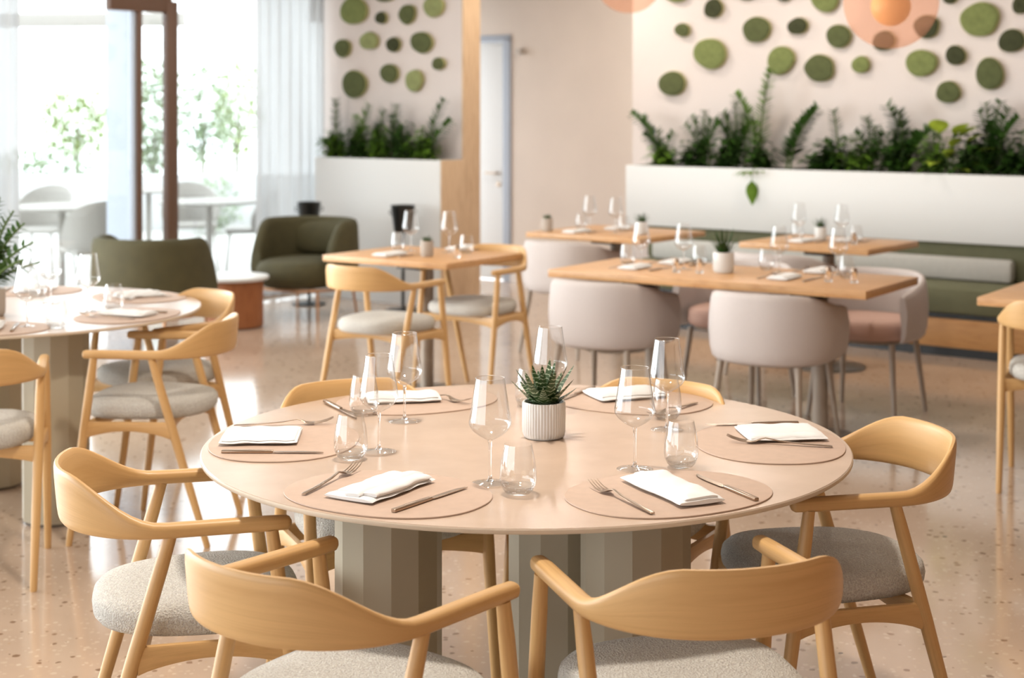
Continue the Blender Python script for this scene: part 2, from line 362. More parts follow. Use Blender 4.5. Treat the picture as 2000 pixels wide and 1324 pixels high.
shrub((at_px(298, 24), 24, -.02), (.40, .5, 1.15), 420, .18, 'leaf_out2', 'tall pale tree seen behind the bronze-framed narrow window', 3, .1, 'garden_tree', 'tree')
shrub((at_px(395, 27), 27, -.02), (.55, .6, .95), 380, .18, 'leaf_out2', 'pale bushy tree seen just right of the bronze window post', 4, .5, 'garden_tree', 'tree')
shrub((at_px(462, 29), 29, -.02), (.5, .6, 1.0), 380, .18, 'leaf_out', 'pale tree seen through the window beside the sheer curtain', 5, .5, 'garden_tree', 'tree')
shrub((at_px(410, 19), 19, -.02), (.42, .3, .36), 260, .1, 'leaf_out2', 'small clipped shrub outside in front of the low white wall', 6, .02)
def out_table():
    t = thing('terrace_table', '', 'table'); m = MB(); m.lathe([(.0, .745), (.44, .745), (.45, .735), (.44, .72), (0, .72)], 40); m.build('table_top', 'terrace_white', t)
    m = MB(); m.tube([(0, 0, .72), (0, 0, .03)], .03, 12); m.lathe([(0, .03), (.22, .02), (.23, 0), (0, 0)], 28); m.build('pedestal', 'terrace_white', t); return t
OT = Proto(out_table)
OT('pale round terrace table outside the far left window', (at_px(120, 12.9), 12.9, -.02))
OT('pale round terrace table outside, beside the sheer curtain', (at_px(408, 13.6), 13.6, -.02))
OT('pale round terrace table outside, nearly hidden behind the narrow bronze window', (at_px(290, 15.5), 15.5, -.02))
def out_chair():
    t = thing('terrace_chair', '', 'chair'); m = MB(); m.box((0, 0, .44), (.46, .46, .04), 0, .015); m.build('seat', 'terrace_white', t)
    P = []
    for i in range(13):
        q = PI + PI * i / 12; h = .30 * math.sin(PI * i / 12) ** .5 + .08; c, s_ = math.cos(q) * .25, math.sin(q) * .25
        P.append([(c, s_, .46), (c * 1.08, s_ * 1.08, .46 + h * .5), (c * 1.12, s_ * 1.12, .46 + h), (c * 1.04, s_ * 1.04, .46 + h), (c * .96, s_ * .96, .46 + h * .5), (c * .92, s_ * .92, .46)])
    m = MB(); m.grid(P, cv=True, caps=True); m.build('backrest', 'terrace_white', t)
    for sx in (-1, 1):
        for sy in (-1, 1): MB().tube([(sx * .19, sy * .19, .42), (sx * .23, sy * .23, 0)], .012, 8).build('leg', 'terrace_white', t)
    return t
OC = Proto(out_chair)
OC('pale terrace chair with a curved back outside, right of the far left table', (at_px(185, 12.2), 12.2, -.02), R(35))
OC('pale terrace chair outside, far side of the far left terrace table', (at_px(80, 14.2), 14.2, -.02), R(170))
OC('pale terrace chair outside, just right of the bronze window post', (at_px(372, 14.8), 14.8, -.02), R(200))
OC('pale terrace chair outside, behind the edge of the sheer curtain', (at_px(490, 14.2), 14.2, -.02), R(100))
pg = thing('pergola', 'pale wooden pergola outside above the terrace', 'pergola', (0, 0, 0))
m = MB()
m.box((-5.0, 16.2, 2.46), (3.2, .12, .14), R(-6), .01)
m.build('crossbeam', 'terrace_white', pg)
for x in (-6.45, -3.55):
    m = MB(); m.box((x, 16.05 + (.3 if x < -5 else 0), 1.19), (.12, .12, 2.42), R(-6), .008); m.build('post', 'white', pg)

# ------------------------------------------------------------------ planters and moss discs
def planter(s0, s1, t0, t1, z0, z1, label, side=None):
    t = thing('planter_box', label, 'planter', rm((s0 + s1) / 2, t0, z0)); base = t.location
    m = MB()
    def bx(mb, a, b, c, d, e, f_): rbox(mb, a, b, c, d, e, f_, .004)
    w_ = .03
    bx(m, s0, s1, t0, t0 + w_, z0, z1); bx(m, s0, s1, t1 - w_, t1, z0, z1); bx(m, s0, s0 + w_, t0 + w_, t1 - w_, z0, z1)
    if not side: bx(m, s1 - w_, s1, t0 + w_, t1 - w_, z0, z1)
    bx(m, s0 + w_, s1 - w_, t0 + w_, t1 - w_, z0, z0 + .03)
    o = m.build('box', 'white', t); o.location = -base
    if side:
        m = MB(); bx(m, s1 - w_, s1 + .004, t0 + .0305, t1 - .0005, z0, z1); bx(m, s1 + .0005, s1 + .012, t0 + .004, t1, z0, z1); o = m.build('side_panel', 'wood_panel', t); o.location = -base; o['label'] = 'oak side panel'
    m = MB(); rbox(m, s0 + w_, s1 - w_, t0 + w_, t1 - w_, z1 - .10, z1 - .04); o = m.build('soil', 'soil', t); o.location = -base
planter(-2.756, 2.6, .45, .875, .67, 1.115, 'long white planter box running above the green bench')
planter(-5.378, -4.02, -.218, .065, 0.0, 1.14, 'tall white planter box with an oak side, left of the door', True)
DR = [(-2.509, 2.138, 0.066, 0.055, 1), (-2.236, 2.292, 0.085, 0.072, 2), (-2.266, 1.953, 0.141, 0.121, 0), (-2.601, 1.731, 0.117, 0.101, 1), (-1.87, 2.122, 0.115, 0.1, 1), (-1.535, 2.137, 0.079, 0.065, 2), (-1.67, 1.892, 0.113, 0.105, 0), (-1.319, 2.333, 0.112, 0.106, 0), (-1.211, 2.055, 0.095, 0.088, 1), (-1.361, 1.83, 0.119, 0.1, 1), (-1.041, 1.85, 0.068, 0.064, 0), (-0.869, 2.013, 0.082, 0.072, 2), (-0.557, 2.103, 0.097, 0.079, 2), (-0.593, 1.854, 0.115, 0.096, 0), (-0.35, 1.902, 0.072, 0.069, 2), (-0.402, 1.653, 0.086, 0.078, 1), (-0.182, 2.14, 0.137, 0.118, 0), (-0.114, 1.774, 0.097, 0.11, 1), (0.034, 1.99, 0.093, 0.079, 2), (0.095, 2.225, 0.057, 0.065, 2), (-0.39, 2.296, 0.052, 0.045, 2), (-2.565, 2.396, 0.091, 0.047, 0), (-1.646, 2.365, 0.07, 0.042, 2), (-1.951, 2.384, 0.069, 0.043, 1)]
LR = ['small mid-green moss disc, uppermost at the left end of the bench wall', 'dark moss disc cut near the photo top, above the large light disc at left', 'large light green moss disc at the left of the bench wall', 'mid-green moss disc at the lower left corner of the bench wall, above the planter', 'tilted mid-green moss disc left of the bench wall centre', 'small dark moss disc right of the tilted mid-green one, near the frame top', 'light green moss disc partly behind the tallest plant stem', 'large light green moss disc cut by the photo top, left of the big pendant', 'mid-green moss disc touching the left edge of the big pendant', 'mid-green moss disc directly right of the tallest plant stem', 'small light green moss disc below the left edge of the big pendant', 'dark moss disc seen through the bottom of the big pendant', 'dark moss disc half covered by the right edge of the big pendant', 'light green moss disc below and right of the big pendant', 'small dark moss disc right of the light one below the pendant', 'lowest moss disc on the right of the bench wall, mid green', 'largest light green moss disc at the upper right of the bench wall', 'tall egg-shaped mid-green moss disc at the far right of the bench wall', 'dark moss disc at the right edge of the photo below the top corner', 'dark moss disc cut by the top right corner of the photo', 'small dark moss disc cut by the photo top, left of the largest light disc', 'light green moss disc barely showing at the photo top, bench wall left end', 'dark moss disc barely showing at photo top, above the small dark round one', 'mid-green moss disc barely showing at the photo top, over the tilted disc']
DL = [(-5.187, 2.347, 0.153, 0.119, 0), (-4.878, 2.277, 0.061, 0.053, 2), (-4.593, 2.296, 0.089, 0.082, 1), (-4.313, 2.345, 0.105, 0.086, 3), (-4.838, 2.439, 0.095, 0.032, 1), (-5.315, 2.04, 0.097, 0.075, 1), (-5.014, 2.093, 0.1, 0.077, 3), (-4.744, 2.056, 0.078, 0.061, 2), (-4.44, 2.066, 0.119, 0.086, 1), (-4.261, 1.893, 0.067, 0.05, 1), (-4.789, 1.824, 0.102, 0.077, 1), (-4.517, 1.763, 0.099, 0.086, 3), (-5.181, 1.74, 0.142, 0.115, 1)]
LL = ['largest light green moss disc, top left of the wall by the curtain', 'tiny dark moss disc near the top of the wall by the curtain', 'mid-green moss disc near the top of the wall by the curtain', 'pale green moss disc cut by the frame, top right of the wall by the curtain', 'moss disc barely showing at the photo top on the wall by the curtain', 'small mid-green moss disc at the left edge of the wall by the curtain', 'pale green moss disc in the second row of the wall by the curtain', 'small dark moss disc in the middle of the wall by the curtain', 'large mid-green moss disc, right in the second row of the wall by the curtain', 'smallest moss disc at the right of the wall by the curtain', 'mid-green moss disc low in the middle of the wall by the curtain', 'pale green moss disc, lowest right on the wall by the curtain', 'large mid-green moss disc, lowest left on the wall by the curtain']
def disc(s, z, a, b, k, t, label, grp, seed):
    r = random.Random(seed); ph = [r.uniform(0, 6.28) for _ in range(3)]; am = [r.uniform(.02, .06), r.uniform(.01, .035), r.uniform(0, .02)]; rot = r.uniform(-.6, .6)
    root = thing('moss_disc', label, 'moss disc', rm(s, t, z), RZ, grp)
    def ring(f, y):
        P = []
        for i in range(40):
            q = 2 * PI * i / 40; rr = f * (1 + am[0] * math.cos(2 * q + ph[0]) + am[1] * math.cos(3 * q + ph[1]) + am[2] * math.cos(5 * q + ph[2]))
            P.append((a * rr * math.cos(q), y, b * rr * math.sin(q)))
        return P
    m = MB(); m.grid([ring(.96, -.001), ring(.99, -.012), ring(1, -.024), ring(.97, -.030)], cv=True, caps=True); o = m.build('rim', 'moss_edge', root); o['label'] = 'pale felt rim'
    r2 = random.Random(seed + 5); rows = []
    for f, y in ((.965, -.028), (.95, -.037), (.9, -.042), (.7, -.044), (.45, -.046), (.2, -.045), (.02, -.045)):
        rows.append([(x, yy + (r2.uniform(-.0015, .0015) if f < .93 else 0), zz) for x, yy, zz in ring(f, y)])
    m = MB(); m.grid(rows, cv=True, caps=True); m.build('moss_face', 'moss%d' % k, root)
for i, d in enumerate(DR): disc(*d, .879, LR[i], 'green moss discs on the wall above the bench', 100 + i)
for i, d in enumerate(DL): disc(*d, .069, LL[i], 'green moss discs on the wall by the curtain', 200 + i)

# plants in planters
def zz_stem(st, lf, base, lean, H, r, lw_=.034, ll=.075):
    pts = []; n = 9
    for i in range(n + 1):
        t = i / n; pts.append(Vector(base) + Vector((lean[0] * t * t, lean[1] * t * t, H * t * (1 - .12 * t))))
    st.tube(pts, [.007 * (1 - .6 * i / n) + .0015 for i in range(n + 1)], 6)
    k = max(7, int(H / .03))
    for i in range(k):
        t = .25 + .73 * i / k; x = t * n; j = min(n - 1, int(x)); p = pts[j].lerp(pts[j + 1], x - j); d = (pts[j + 1] - pts[j]).normalized()
        sd = d.cross(Vector((math.cos(r.uniform(0, .6) + 1.2), math.sin(1.2), .1))).normalized()
        for sg in (-1, 1):
            leaf(lf, p, sd * sg * .9 + d * .75 + Vector((r.uniform(-.2, .2), r.uniform(-.2, .2), 0)), ll * (1.0 - .45 * t) * r.uniform(.85, 1.15), lw_ * (1 - .35 * t), r, .1, .3, 3)
def zz_plant(loc, stems, label, seed, group=None, mat='leaf_dark', s=1.0):
    r = random.Random(seed); t = thing('zz_plant', label, 'plant', loc, 0, group); st, lf = MB(), MB()
    for (dx, dy, lx, ly, H) in stems: zz_stem(st, lf, (dx, dy, 0), (lx, ly), H, r, .050 * s, .100 * s)
    st.build('stems', 'stem', t); lf.build('leaves', mat, t)
def bush(loc, w_, h_, n, label, mat, seed, L=.075, group=None, name='foliage_plant', depth=.10):
    r = random.Random(seed); t = thing(name, label, 'plant', loc, 0, group); st, lf = MB(), MB()
    for i in range(n):
        q = r.uniform(0, 2 * PI); rr = r.uniform(0, 1) ** .6; x = w_ * rr * math.cos(q); y = depth * rr * math.sin(q); hh = h_ * (1 - .6 * rr * rr) * r.uniform(.45, 1.1)
        cx, cy = (x * U.x + y * Vd.x), (x * U.y + y * Vd.y)
        top = Vector((cx, cy, hh)); st.tube([Vector((cx * .35, cy * .35, 0)), top * .5 + Vector((0, 0, .02)), top], [.003, .0025, .0015], 5)
        for k in range(4): leaf(lf, top * (1 - .16 * k), Vector((math.cos(q + k * 2.1), math.sin(q + k * 2.1), r.uniform(-.1, .7))), L * r.uniform(.7, 1.25), L * .55, r, .35, .15, 3)
    st.build('stems', 'stem', t); lf.build('leaves', mat, t)
def stems(rnd, n, spread, H0, H1, lean=.12):
    o = []
    for i in range(n):
        q = rnd.uniform(0, 2 * PI); o.append((rnd.uniform(-spread, spread) * U.x, rnd.uniform(-.05, .05), lean * math.cos(q), lean * .5 * math.sin(q), rnd.uniform(H0, H1)))
    return o
ZP = 1.07
rr = random.Random(5)
def lean_u(a, H, dx=0): return (dx * U.x, dx * U.y, a * U.x, a * U.y, H * 1.2)
zz_plant(rm(-2.55, .64, ZP), [lean_u(-.30, .42), lean_u(-.16, .40, -.03), lean_u(-.05, .30), lean_u(.10, .28), lean_u(-.22, .27, .03)], 'sparse ZZ plant leaning left at the left end of the long planter', 1)
zz_plant(rm(-2.2, .64, ZP), [lean_u(-.10, .40), lean_u(.02, .44), lean_u(.08, .38), lean_u(-.16, .34), lean_u(.16, .36), lean_u(0, .30, .06)], 'bushy ZZ plant second from the left in the long planter', 2)
zz_plant(rm(-1.92, .66, ZP), [lean_u(-.12, .43), lean_u(-.02, .50), lean_u(.08, .46), lean_u(.14, .38), lean_u(-.2, .38), lean_u(.03, .40, .06), lean_u(-.06, .42, -.05)], 'dense dark ZZ plant in the long planter, left of the tallest stem', 3)
zz_plant(rm(-1.72, .62, ZP), [lean_u(.10, .72), lean_u(-.20, .56)], 'tall bright ZZ plant whose stem reaches a moss disc', 4, None, 'leaf_mid', 1.15)
zz_plant(rm(-1.52, .66, ZP), [lean_u(.26, .46), lean_u(.20, .43, .03), lean_u(.05, .24)], 'ZZ plant with thick dark stems leaning right in the long planter', 5, None, 'leaf_dark', 1.25)
zz_plant(rm(-1.1, .64, ZP), [lean_u(-.05, .44), lean_u(.06, .26), lean_u(-.12, .24)], 'slender ZZ plant with one upright stem after the gap in the long planter', 6)
zz_plant(rm(-.86, .64, ZP), [lean_u(-.04, .40), lean_u(.03, .34), lean_u(.1, .30), lean_u(-.13, .30)], 'round-leaved ZZ plant right of the slender single-stem one', 7, None, 'leaf_deep', 1.1)
zz_plant(rm(-.62, .66, ZP), [lean_u(-.14, .48), lean_u(-.06, .44), lean_u(.20, .32), lean_u(.1, .30)], 'broad dark ZZ plant below the big pendant', 8, None, 'leaf_dark', 1.3)
zz_plant(rm(-.02, .66, ZP), [lean_u(-.10, .44), lean_u(.05, .50), lean_u(.12, .46), lean_u(0, .38), lean_u(-.05, .49), lean_u(.18, .40)], 'dark ZZ plant at the right edge of the photo in the long planter', 9, None, 'leaf_dark', 1.1)
bl = [(-2.52, .13, .16, 26, 'leafy green foliage plant at the left corner of the long planter', 'leaf_mid', .07), (-2.27, .14, .18, 28, 'dark foliage plant low in the long planter below the bushy ZZ plant', 'leaf_deep', .08), (-1.98, .15, .22, 34, 'dark foliage plant low in the long planter below the dense ZZ plant', 'leaf_deep', .08), (-1.72, .12, .18, 26, 'dark foliage plant at the foot of the tall bright ZZ plant', 'leaf_deep', .08), (-1.20, .16, .18, 30, 'spiky dark foliage plant right of the gap in the long planter', 'leaf_deep', .10), (-.95, .14, .2, 28, 'green foliage plant trailing over the planter edge at its middle', 'leaf_mid', .08), (-.68, .15, .24, 34, 'dense dark foliage plant below the big pendant', 'leaf_deep', .09), (-.40, .16, .26, 34, 'feathery fern-like foliage plant left of the lime-leaved plant', 'leaf_mid', .07), (-.12, .15, .26, 34, 'dark foliage plant right of the lime-leaved plant', 'leaf_deep', .10), (.14, .16, .26, 30, 'dark foliage plant cut by the right edge of the photo', 'leaf_deep', .10)]
for i, (s, w_, h_, n, lab, mt, L) in enumerate(bl): bush(rm(s, .63, ZP), w_, h_ * 1.35, int(n * 2.2), lab, mt, 40 + i, L * 1.1)
# lime plant with large leaves
r = random.Random(77); t = thing('lime_leaved_plant', 'plant with big lime-yellow leaves near the right of the long planter', 'plant', rm(-.27, .60, ZP)); st, lf = MB(), MB()
for k, (dx, dz, L) in enumerate([(-.10, .27, .24), (.04, .25, .20), (-.02, .18, .16), (.08, .21, .19), (-.12, .07, .19), (.11, .07, .15), (0, .03, .16), (.15, .15, .14), (-.05, .11, .15), (.0, .26, .2)]):
    p = Vector((dx * U.x, dx * U.y - .05, dz + .04)); st.tube([(0, 0, 0), p * .6, p], [.004, .003, .002], 5); leaf(lf, p, Vector((dx * 4 + .2, -.5, .5 - (dz < .1) * .35)), L, L * .55, r, .3, .12, 5)
st.build('stems', 'stem', t); lf.build('leaves', 'leaf_lime', t)
# trailing leaves over the edge
t = thing('trailing_pothos', 'trailing pothos with a pale leaf hanging over the planter front', 'plant', rm(-1.66, .50, ZP)); st, lf = MB(), MB()
nv = Vector((-Vd.x, -Vd.y, 0)); p = [Vector((0, 0, 0)), nv * .03 + Vector((0, 0, .06)), nv * .085 + Vector((0, 0, .03)), nv * .09 + Vector((0, 0, -.04))]
st.tube(p, .003, 6); leaf(lf, p[3], Vector((0.02, -.02, -1)), .17, .09, r, .0, .1, 5)
for k in range(6): leaf(lf, p[2] + Vector((U.x, U.y, 0)) * (k - 3) * .03, nv + Vector((U.x * (k - 2.5) * .5, U.y * (k - 2.5) * .5, -.5 + .15 * k)), .07, .045, r, .3, .1, 3)
st.build('stems', 'stem', t); lf.build('leaves', 'leaf_mid', t)
# left planter plants
ZL = 1.095
for s, stl, lab, sd, mt in [(-5.25, [lean_u(0, .50), lean_u(-.22, .18), lean_u(-.1, .2), lean_u(.1, .22)], 'ZZ plant with one upright stem at the left end of the tall planter', 1, 'leaf_dark'),
        (-4.98, [lean_u(-.06, .38), lean_u(.10, .46), lean_u(.05, .3)], 'ZZ plant second from left in the tall planter', 2, 'leaf_mid'),
        (-4.8, [lean_u(.10, .42), lean_u(.0, .3), lean_u(.05, .32)], 'ZZ plant in the middle of the tall planter leaning right', 3, 'leaf_dark'),
        (-4.6, [lean_u(.02, .46), lean_u(-.04, .38), lean_u(.1, .3)], 'dark ZZ plant right of centre in the tall planter', 4, 'leaf_dark'),
        (-4.25, [lean_u(.18, .50), lean_u(.26, .34), lean_u(0, .2)], 'ZZ plant leaning far right at the oak end of the tall planter', 5, 'leaf_dark')]:
    zz_plant(rm(s, -.10, ZL), stl, lab, 60 + sd, None, mt, 1.05)
for i, (s, lab, mt, h_) in enumerate([(-5.24, 'glossy foliage plant at the left corner of the tall planter', 'leaf_mid', .2), (-5.0, 'glossy foliage plant left of centre in the tall planter', 'leaf_deep', .22), (-4.75, 'glossy foliage plant in the middle of the tall planter', 'leaf_mid', .24), (-4.5, 'dark glossy foliage plant right of centre in the tall planter', 'leaf_deep', .26), (-4.28, 'foliage plant at the oak end of the tall planter', 'leaf_mid', .22)]):
    bush(rm(s, -.11, ZL), .15, h_ * 1.35, 80, lab, mt, 90 + i, .075, depth=.05)

# ------------------------------------------------------------------ bench
t = thing('upholstered_bench', 'long green upholstered bench on a wooden base below the planter', 'bench', rm(-.5, 0)); base = t.location.copy()
def part(par, name, mb, mat, lab=None):
    o = mb.build(name, mat, par); o.location = -base
    if lab: o['label'] = lab
    return o
B0, B1 = -2.6, 2.5
part(t, 'base', rbox(MB(), B0, B1, 0, .5, .06, .237, .003), 'bench_wood', 'honey-coloured wooden base')
part(t, 'plinth', rbox(MB(), B0, B1, .03, .47, 0, .06), 'black', 'dark recessed plinth')
part(t, 'shadow_gap', rbox(MB(), B0 + .01, B1 - .01, .02, .5, .237, .268), 'black')
part(t, 'seat_cushion', rbox(MB(), B0, B1, -.005, .56, .268, .43, .03), 'bench_green')
part(t, 'backrest', rbox(MB(), B0, B1, .50, .60, .43, .668, .02), 'bench_green')
m = rbox(MB(), -2.5, .2, .40, .497, .415 + .017, .58, .03); tag(m.build('bench_cushion', 'bench_light'), 'long pale grey cushion leaning along the green bench back', 'cushion')

# ------------------------------------------------------------------ wooden armchair
def arm_path(n_arm=7, n_back=30):
    pts = []  # (pos2d, phi) phi 0 at arm .. 90 at centre back
    for i in range(n_arm): t = i / n_arm; pts.append((Vector((.235 + .003 * t, .222 + (-.023 - .222) * t)), 0.0))
    W_, yc, Bb, e = .238, -.023, .213, 2.1
    for i in range(n_back + 1):
        q = PI * i / n_back; c, s_ = math.cos(q), math.sin(q)
        pts.append((Vector((W_ * math.copysign(abs(c) ** (2 / e), c), yc - Bb * abs(s_) ** (2 / e))), min(q, PI - q)))
    for i in range(n_arm - 1, -1, -1): t = i / n_arm; pts.append((Vector((-.235 - .003 * t, .222 + (-.023 - .222) * t)), 0.0))
    return pts
def make_armchair():
    t = thing('wooden_armchair', '', 'chair')
    pts = arm_path(); P = []; n = len(pts); zb = .664
    tot = 0; acc = [0]
    for i in range(1, n): tot += (pts[i][0] - pts[i - 1][0]).length; acc.append(tot)
    for i, (p, ph) in enumerate(pts):
        a_, b_ = pts[max(0, i - 1)][0], pts[min(n - 1, i + 1)][0]; d = (b_ - a_).normalized(); nrm = Vector((d.y, -d.x))
        if nrm.dot(p - Vector((0, .1))) < 0: nrm = -nrm
        k = smooth(R(2), R(62), ph); h = .032 + .090 * k; wd = .036 - .019 * smooth(R(0), R(40), ph)
        e = min(acc[i], tot - acc[i]); cap = 1.0
        if e < .017: cap = math.sqrt(max(.02, 1 - ((.017 - e) / .017) ** 2))
        row = []
        for (x, z) in rrect(0, 0, wd * cap, h * (cap if cap < 1 else 1), 18, 2.6 + k * 1.2):
            zz = zb + h / 2 + z; off = x + (zz - zb) * .09 * k
            row.append((p.x + nrm.x * off, p.y + nrm.y * off, zz))
        P.append(row)
    def tipring(row, f, dy):
        c = cen(row); return [(c[0] + (q[0] - c[0]) * f, .222 + dy, c[2] + (q[2] - c[2]) * f) for q in row]
    P2 = [tipring(P[1], f, dy) for f, dy in ((.3, .015), (.72, .011), (.93, .005))]
    P3 = [tipring(P[-2], f, dy) for f, dy in ((.93, .005), (.72, .011), (.3, .015))]
    m = MB(); m.grid(P2 + P[1:-1] + P3, cv=True, caps=True); m.build('backrest_rail', 'wood_rail', t, 50)
    fr_, rr_ = {}, {}
    for sx in (-1, 1):
        ft, fb = Vector((sx * .240, .195, .668)), Vector((sx * .243, .285, 0)); rt, rb = Vector((sx * .236, -.014, .668)), Vector((sx * .222, -.21, 0))
        for nm, a1, b1 in (('front_leg', ft, fb), ('rear_leg', rt, rb)):
            m = MB(); m.tube([b1, b1 + Vector((0, 0, .004)), b1.lerp(a1, .3), b1.lerp(a1, .6), b1.lerp(a1, .9), a1], [.010, .0115, .0145, .0165, .0155, .0135], 14); o = m.build(nm, 'wood_leg', t)
        fr_[sx] = (ft, fb); rr_[sx] = (rt, rb)
    at = lambda ab, z: ab[1].lerp(ab[0], z / .668)
    def rail(a_, b_, h0, h1, th, bow=Vector((0, 0, 0))):
        m = MB(); P = []
        for i in range(17):
            x = i / 16; c = a_.lerp(b_, x) + bow * math.sin(PI * x); h = h0 + (h1 - h0) * math.sin(PI * x) ** .8
            d = (b_ - a_).normalized(); nn = Vector((-d.y, d.x, 0)).normalized()
            P.append([tuple(c + nn * q + Vector((0, 0, -h / 2 + w2))) for q, w2 in rrect(0, 0, th, h, 12, 4)])
        m.grid(P, cv=True, caps=True); return m
    zt = .443
    for sx in (-1, 1): rail(at(rr_[sx], zt), at(fr_[sx], zt), .062, .034, .020).build('side_rail', 'wood_rail', t)
    rail(at(rr_[-1], zt), at(rr_[1], zt), .06, .034, .020, Vector((0, .03, 0))).build('rear_rail', 'wood_rail', t)
    rail(at(fr_[-1], zt), at(fr_[1], zt), .06, .034, .020, Vector((0, -.03, 0))).build('front_rail', 'wood_rail', t)
    # seat
    def outline(f, n=48):
        o = []
        for i in range(n):
            q = 2 * PI * i / n; c, s_ = math.cos(q), math.sin(q); e = 2.7
            x = .225 * math.copysign(abs(c) ** (2 / e), c); y = .226 * math.copysign(abs(s_) ** (2 / e), s_)
            x *= (1 + .10 * y / .238 - .02); o.append((x * f, .053 + y * f))
        return o
    rows = [[(x, y, z) for x, y in outline(f)] for f, z in ((.0, .444), (.80, .444), (.95, .447), (.99, .458), (1.0, .475), (.985, .491), (.94, .502), (.84, .509), (.6, .513), (.3, .513), (.0, .512))]
    m = MB(); m.grid(rows, cv=True); m.build('seat_cushion', 'seat', t, 60)
    return t
def cen(row):
    c = [0, 0, 0]
    for q in row:
        for k in range(3): c[k] += q[k] / len(row)
    return c
AC = Proto(make_armchair); GA = None
for (x, y, th, lab) in [(-.757, 3.423, 15, 'light wood armchair at the left of the large front table, seat fully in view'),
        (-.325, 2.773, 50.6, 'light wood armchair nearest the viewer at the bottom left, its back toward us'),
        (.343, 2.817, 107.3, 'light wood armchair at the bottom right of centre, its back toward us'),
        (.792, 3.671, 193, 'light wood armchair at the right end of the front table with sunlit seat'),
        (-.378, 4.14, 295, 'light wood armchair behind the front table on the left, only its back top showing'),
        (.325, 4.15, 238, 'light wood armchair behind the front table on the right, pale curved back showing'),
        (-1.267, 5.67, 175, 'light wood armchair right of the left round table, seen from its side'),
        (-1.401, 6.31, 226, 'light wood armchair at the left round table, behind the side-on one'),
        (-1.805, 5.09, 104, 'light wood armchair cut by the left edge, in front of the left round table'),
        (-.666, 7.658, 56.3, 'light wood armchair in front of the small square table, back toward us'),
        (-.175, 8.41, 238, 'light wood armchair tucked under the right side of the small square table'),
        (2.255, 6.29, 64, 'light wood armchair cut by the right edge of the photo')]:
    AC(lab, (x, y, 0), R(th - 90))

# ------------------------------------------------------------------ round tables
def poly_col(n=12, r=.124, z0=0, z1=.737, rot=0):
    m = MB(); P = [[(r * math.cos(2 * PI * k / n + rot), r * math.sin(2 * PI * k / n + rot), z) for k in range(n)] for z in (z0, z1)]
    m.grid(P, cv=True, caps=True); return m
def round_table(label, loc, cols):
    t = thing('round_table', label, 'table', loc); Rr = .771
    m = MB(); m.lathe([(0, .7385), (Rr - .004, .7385), (Rr, .7395), (Rr, .749), (Rr - .001, .75), (Rr - .01, .75), (0, .75)], 160); m.build('tabletop', 'laminate', t, 30)
    m = MB(); m.lathe([(Rr + .0002, .7388), (Rr + .0018, .7400), (Rr + .0018, .7478), (Rr + .0002, .7488)], 160); m.build('edge_band', 'edge_band', t, 60)['label'] = 'pale edge band'
    m = MB(); m.lathe([(0, .725), (.62, .725), (.62, .738), (0, .738)], 80); m.build('subtop', 'column', t)
    for k, (x, y) in enumerate(cols):
        o = poly_col(12, .124, .012, .7245, .13 + k * .26).build('column', 'column', t, 20, (x, y, 0))
        m = MB(); m.lathe([(0, 0), (.118, 0), (.118, .012), (0, .012)], 48); m.build('foot_ring', 'iron', o)
T1 = (.034, 3.718); T2 = (-2.03, 6.15)
round_table('large round stone-topped table in the foreground on fluted taupe columns', (*T1, 0), [(-.32, -.158), (.244, -.258), (.081, .0)])
round_table('round stone-topped table at the left edge on fluted taupe columns', (*T2, 0), [(.31, -.35), (-.11, .18), (-.35, -.3)])

# ------------------------------------------------------------------ tableware
ZT = .7503
def make_mat():
    m = MB(); N = 72
    def ring(f, z):
        o = []
        for i in range(N):
            q = 2 * PI * i / N; c, s_ = math.cos(q), math.sin(q); e = 2.25
            o.append((.178 * f * math.copysign(abs(c) ** (2 / e), c), .225 * f * math.copysign(abs(s_) ** (2 / e), s_) * (1 + .03 * c), z))
        return o
    m.grid([ring(0, 0), ring(.995, 0), ring(1, .001), ring(.996, .0028), ring(.99, .003), ring(0, .003)], cv=True)
    o = m.build('placemat', 'mat'); tag(o, '', 'placemat'); return o
MAT = Proto(make_mat)
def make_wine(solid=True):
    t = thing('wine_glass', '', 'wine glass')
    m = MB(); m.lathe([(.0312, .227), (.0345, .205), (.0395, .172), (.0438, .147), (.0456, .136), (.0458, .131), (.0445, .125), (.038, .115), (.026, .105), (.013, .0975), (.0045, .0935)], 56); m.build('bowl', 'glass', t, 80)
    m = MB(); m.grid([[((.0312 + .0007 * math.cos(a_)) * math.cos(q * 2 * PI / 56), (.0312 + .0007 * math.cos(a_)) * math.sin(q * 2 * PI / 56), .2272 + .0007 * math.sin(a_)) for q in range(56)] for a_ in (0, 1.57, 3.14, 4.71)], cu=True, cv=True); m.build('rim', 'glass_solid', t, 80)
    m = MB(); m.lathe([(0, .0955), (.0040, .0945), (.0048, .092), (.0038, .086), (.0030, .070), (.0028, .040), (.0032, .018), (.0050, .010), (.0085, .006), (0, .0055)], 24); m.build('stem', 'glass_solid', t, 80)
    m = MB(); m.lathe([(.006, .0065), (.016, .0045), (.030, .0026), (.0405, .0014), (.0408, .0007), (.040, 0)], 56); m.build('foot', 'glass', t, 80)
    return t
WG = Proto(make_wine)
def make_tumbler():
    t = thing('water_tumbler', '', 'tumbler')
    m = MB(); m.lathe([(.0290, .104), (.0318, .09), (.0365, .065), (.0385, .042), (.0388, .032), (.037, .020), (.032, .009), (.027, .004)], 48); m.build('wall', 'glass', t, 80)
    m = MB(); m.lathe([(0, .0075), (.020, .0078), (.0285, .011), (.033, .018), (.0345, .018), (.0305, .0085), (.0255, .0015), (.022, .0), (0, .0012)], 48); m.build('base', 'glass', t, 80)
    return t
TU = Proto(make_tumbler)
